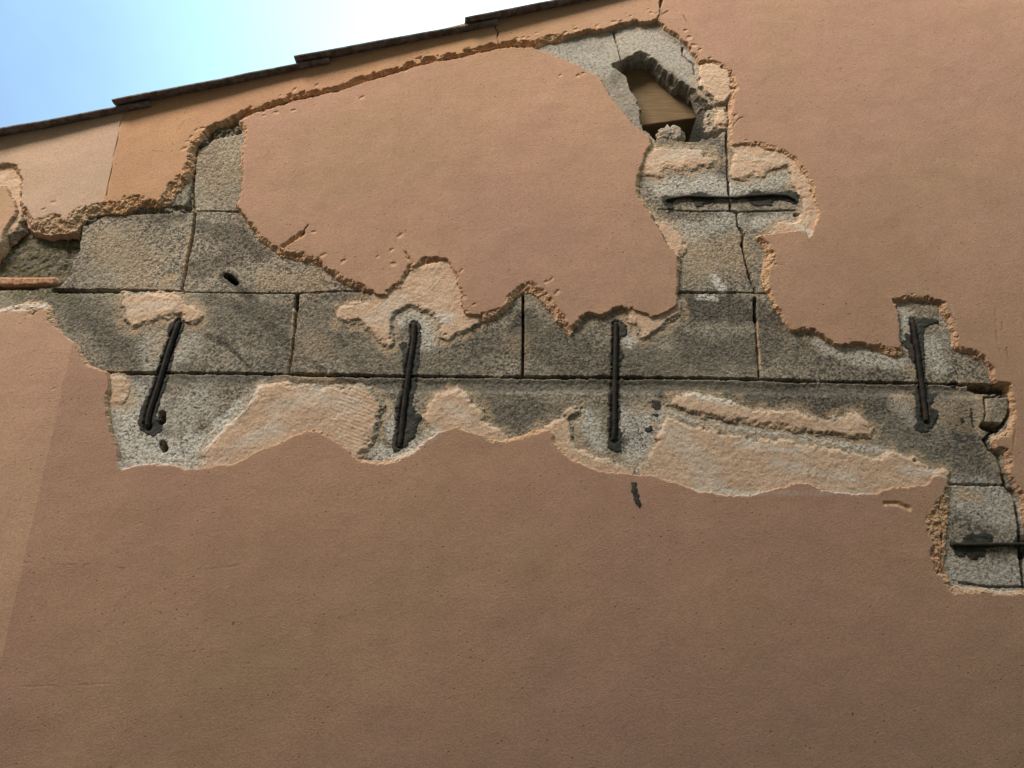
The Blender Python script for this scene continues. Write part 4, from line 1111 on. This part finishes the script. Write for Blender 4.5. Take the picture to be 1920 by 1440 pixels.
# ------------------------------------------------------------------ roof edge
YT = -0.037                        # outer face of the tiles
NOSES = [(-860, 456), (-470, 350), (-128, 265), (211, 187), (551, 106), (871, 33), (1185, -42)]
def verge_tile(i, p0, p1, label):
    x0, z0 = on_wall(p0[0], p0[1], YT); x1, z1 = on_wall(p1[0], p1[1], YT)
    L = Vector((x1 - x0, 0, z1 - z0)); ln = L.length; L.normalize()
    up = Vector((-L.z, 0, L.x))
    lap = 0.085
    total = ln + lap
    th = 0.0135
    tilt = -0.015 / total          # head end tucked under the tile above
    ny, nl = 18, 40
    ys = [YT + 0.24 * (k / ny) for k in range(ny + 1)]
    V, F = [], []
    rg = np.random.default_rng(40 + i)
    wob = np.interp(np.linspace(0, 1, nl + 1), np.linspace(0, 1, 9), rg.normal(0, 0.0008, 9))
    ring = []
    def crown(y):
        t = (y - YT) / 0.24
        return 0.040 * math.sin(math.pi * min(1, t)) ** 1.4
    top = [(y, crown(y)) for y in ys]
    bot = [(y, crown(y) - th) for y in ys[::-1]]
    edge = [(YT - 0.0035, -th * 0.93), (YT - 0.0065, -th * 0.72), (YT - 0.0075, -th * 0.5), (YT - 0.0065, -th * 0.28), (YT - 0.0035, -th * 0.07)]
    ring = top + bot + edge
    m_ = len(ring)
    for a in range(nl + 1):
        s = total * a / nl
        end = min(1.0, 0.72 + 0.28 * math.sin(min(1, s / 0.008) * math.pi / 2))   # worn rounded nose
        for (y, h) in ring:
            hh = crown(max(y, YT)) - th * 0.5 + (h - (crown(max(y, YT)) - th * 0.5)) * end
            p = Vector((x0, y + 0.016 * s / total, z0)) + L * s + up * (hh + tilt * s + wob[a])
            V.append(tuple(p))
        if a:
            for k in range(m_):
                q = (a - 1) * m_
                F.append((q + k, q + m_ + k, q + m_ + (k + 1) % m_, q + (k + 1) % m_))
    F.append(tuple(range(m_))); F.append(tuple(range(nl * m_, (nl + 1) * m_))[::-1])
    o = mesh_obj("verge_tile", V, F, M_TILE, None, True)
    tag(o, label, "roof tile", "roof tiles along the sloping verge")
    return o
LAB = ["", "roof tile well beyond the left edge, at the foot of the verge", "lowest roof tile, just off the left edge along the verge", "lowest roof tile in view, running down past the left edge above the pale render",
       "second roof tile up, its nose above the corner of the pale render patch", "third roof tile up, above the middle of the flaked seam",
       "topmost roof tile, running out of the top edge above the small vertical crack"]
for i in range(6):
    verge_tile(i, NOSES[i], NOSES[i + 1], LAB[i + 1])
# sloping roof deck behind the verge
xa, xb = XL - 0.02, XR
za = rz[1] + slope * (xa - rx[1]); zb = rz[1] + slope * (xb - rx[1])
v = []
for y in (0.23, 5.1):
    v += [(xa, y, za - 0.03), (xb, y, zb - 0.03), (xb, y, zb - 0.004), (xa, y, za - 0.004)]
deck = mesh_obj("roof", v, [(0, 1, 2, 3), (7, 6, 5, 4), (0, 4, 5, 1), (1, 5, 6, 2), (2, 6, 7, 3), (3, 7, 4, 0)], M_ROOF, None, False)
tag(deck, kind='structure')

# ------------------------------------------------------------------ unseen house added behind the viewer, its roofline shaped to shade the lower wall
oy0, oy1 = -2.45, -8.0
op = [(-9, 0), (9, 0), (9, 6.7), (-0.7, 6.5), (-3.7, 5.75), (-9, 5.1)]
v = [(x, oy0, z) for x, z in op] + [(x, oy1, z) for x, z in op]
n_ = len(op)
opp = mesh_obj("unseen_shade_house", v, [tuple(range(n_))[::-1], tuple(range(n_, 2 * n_))] + [(k, (k + 1) % n_, n_ + (k + 1) % n_, n_ + k) for k in range(n_)], M_OPP, None, False)
tag(opp, "unseen sand coloured house added across the lane to shade the lower gable wall", "house")

# ------------------------------------------------------------------ ground
g_ = mesh_obj("ground", [(-300, -300, 0), (300, -300, 0), (300, 300, 0), (-300, 300, 0)], [(0, 1, 2, 3)], M_GROUND, None, False)
tag(g_, kind='structure')
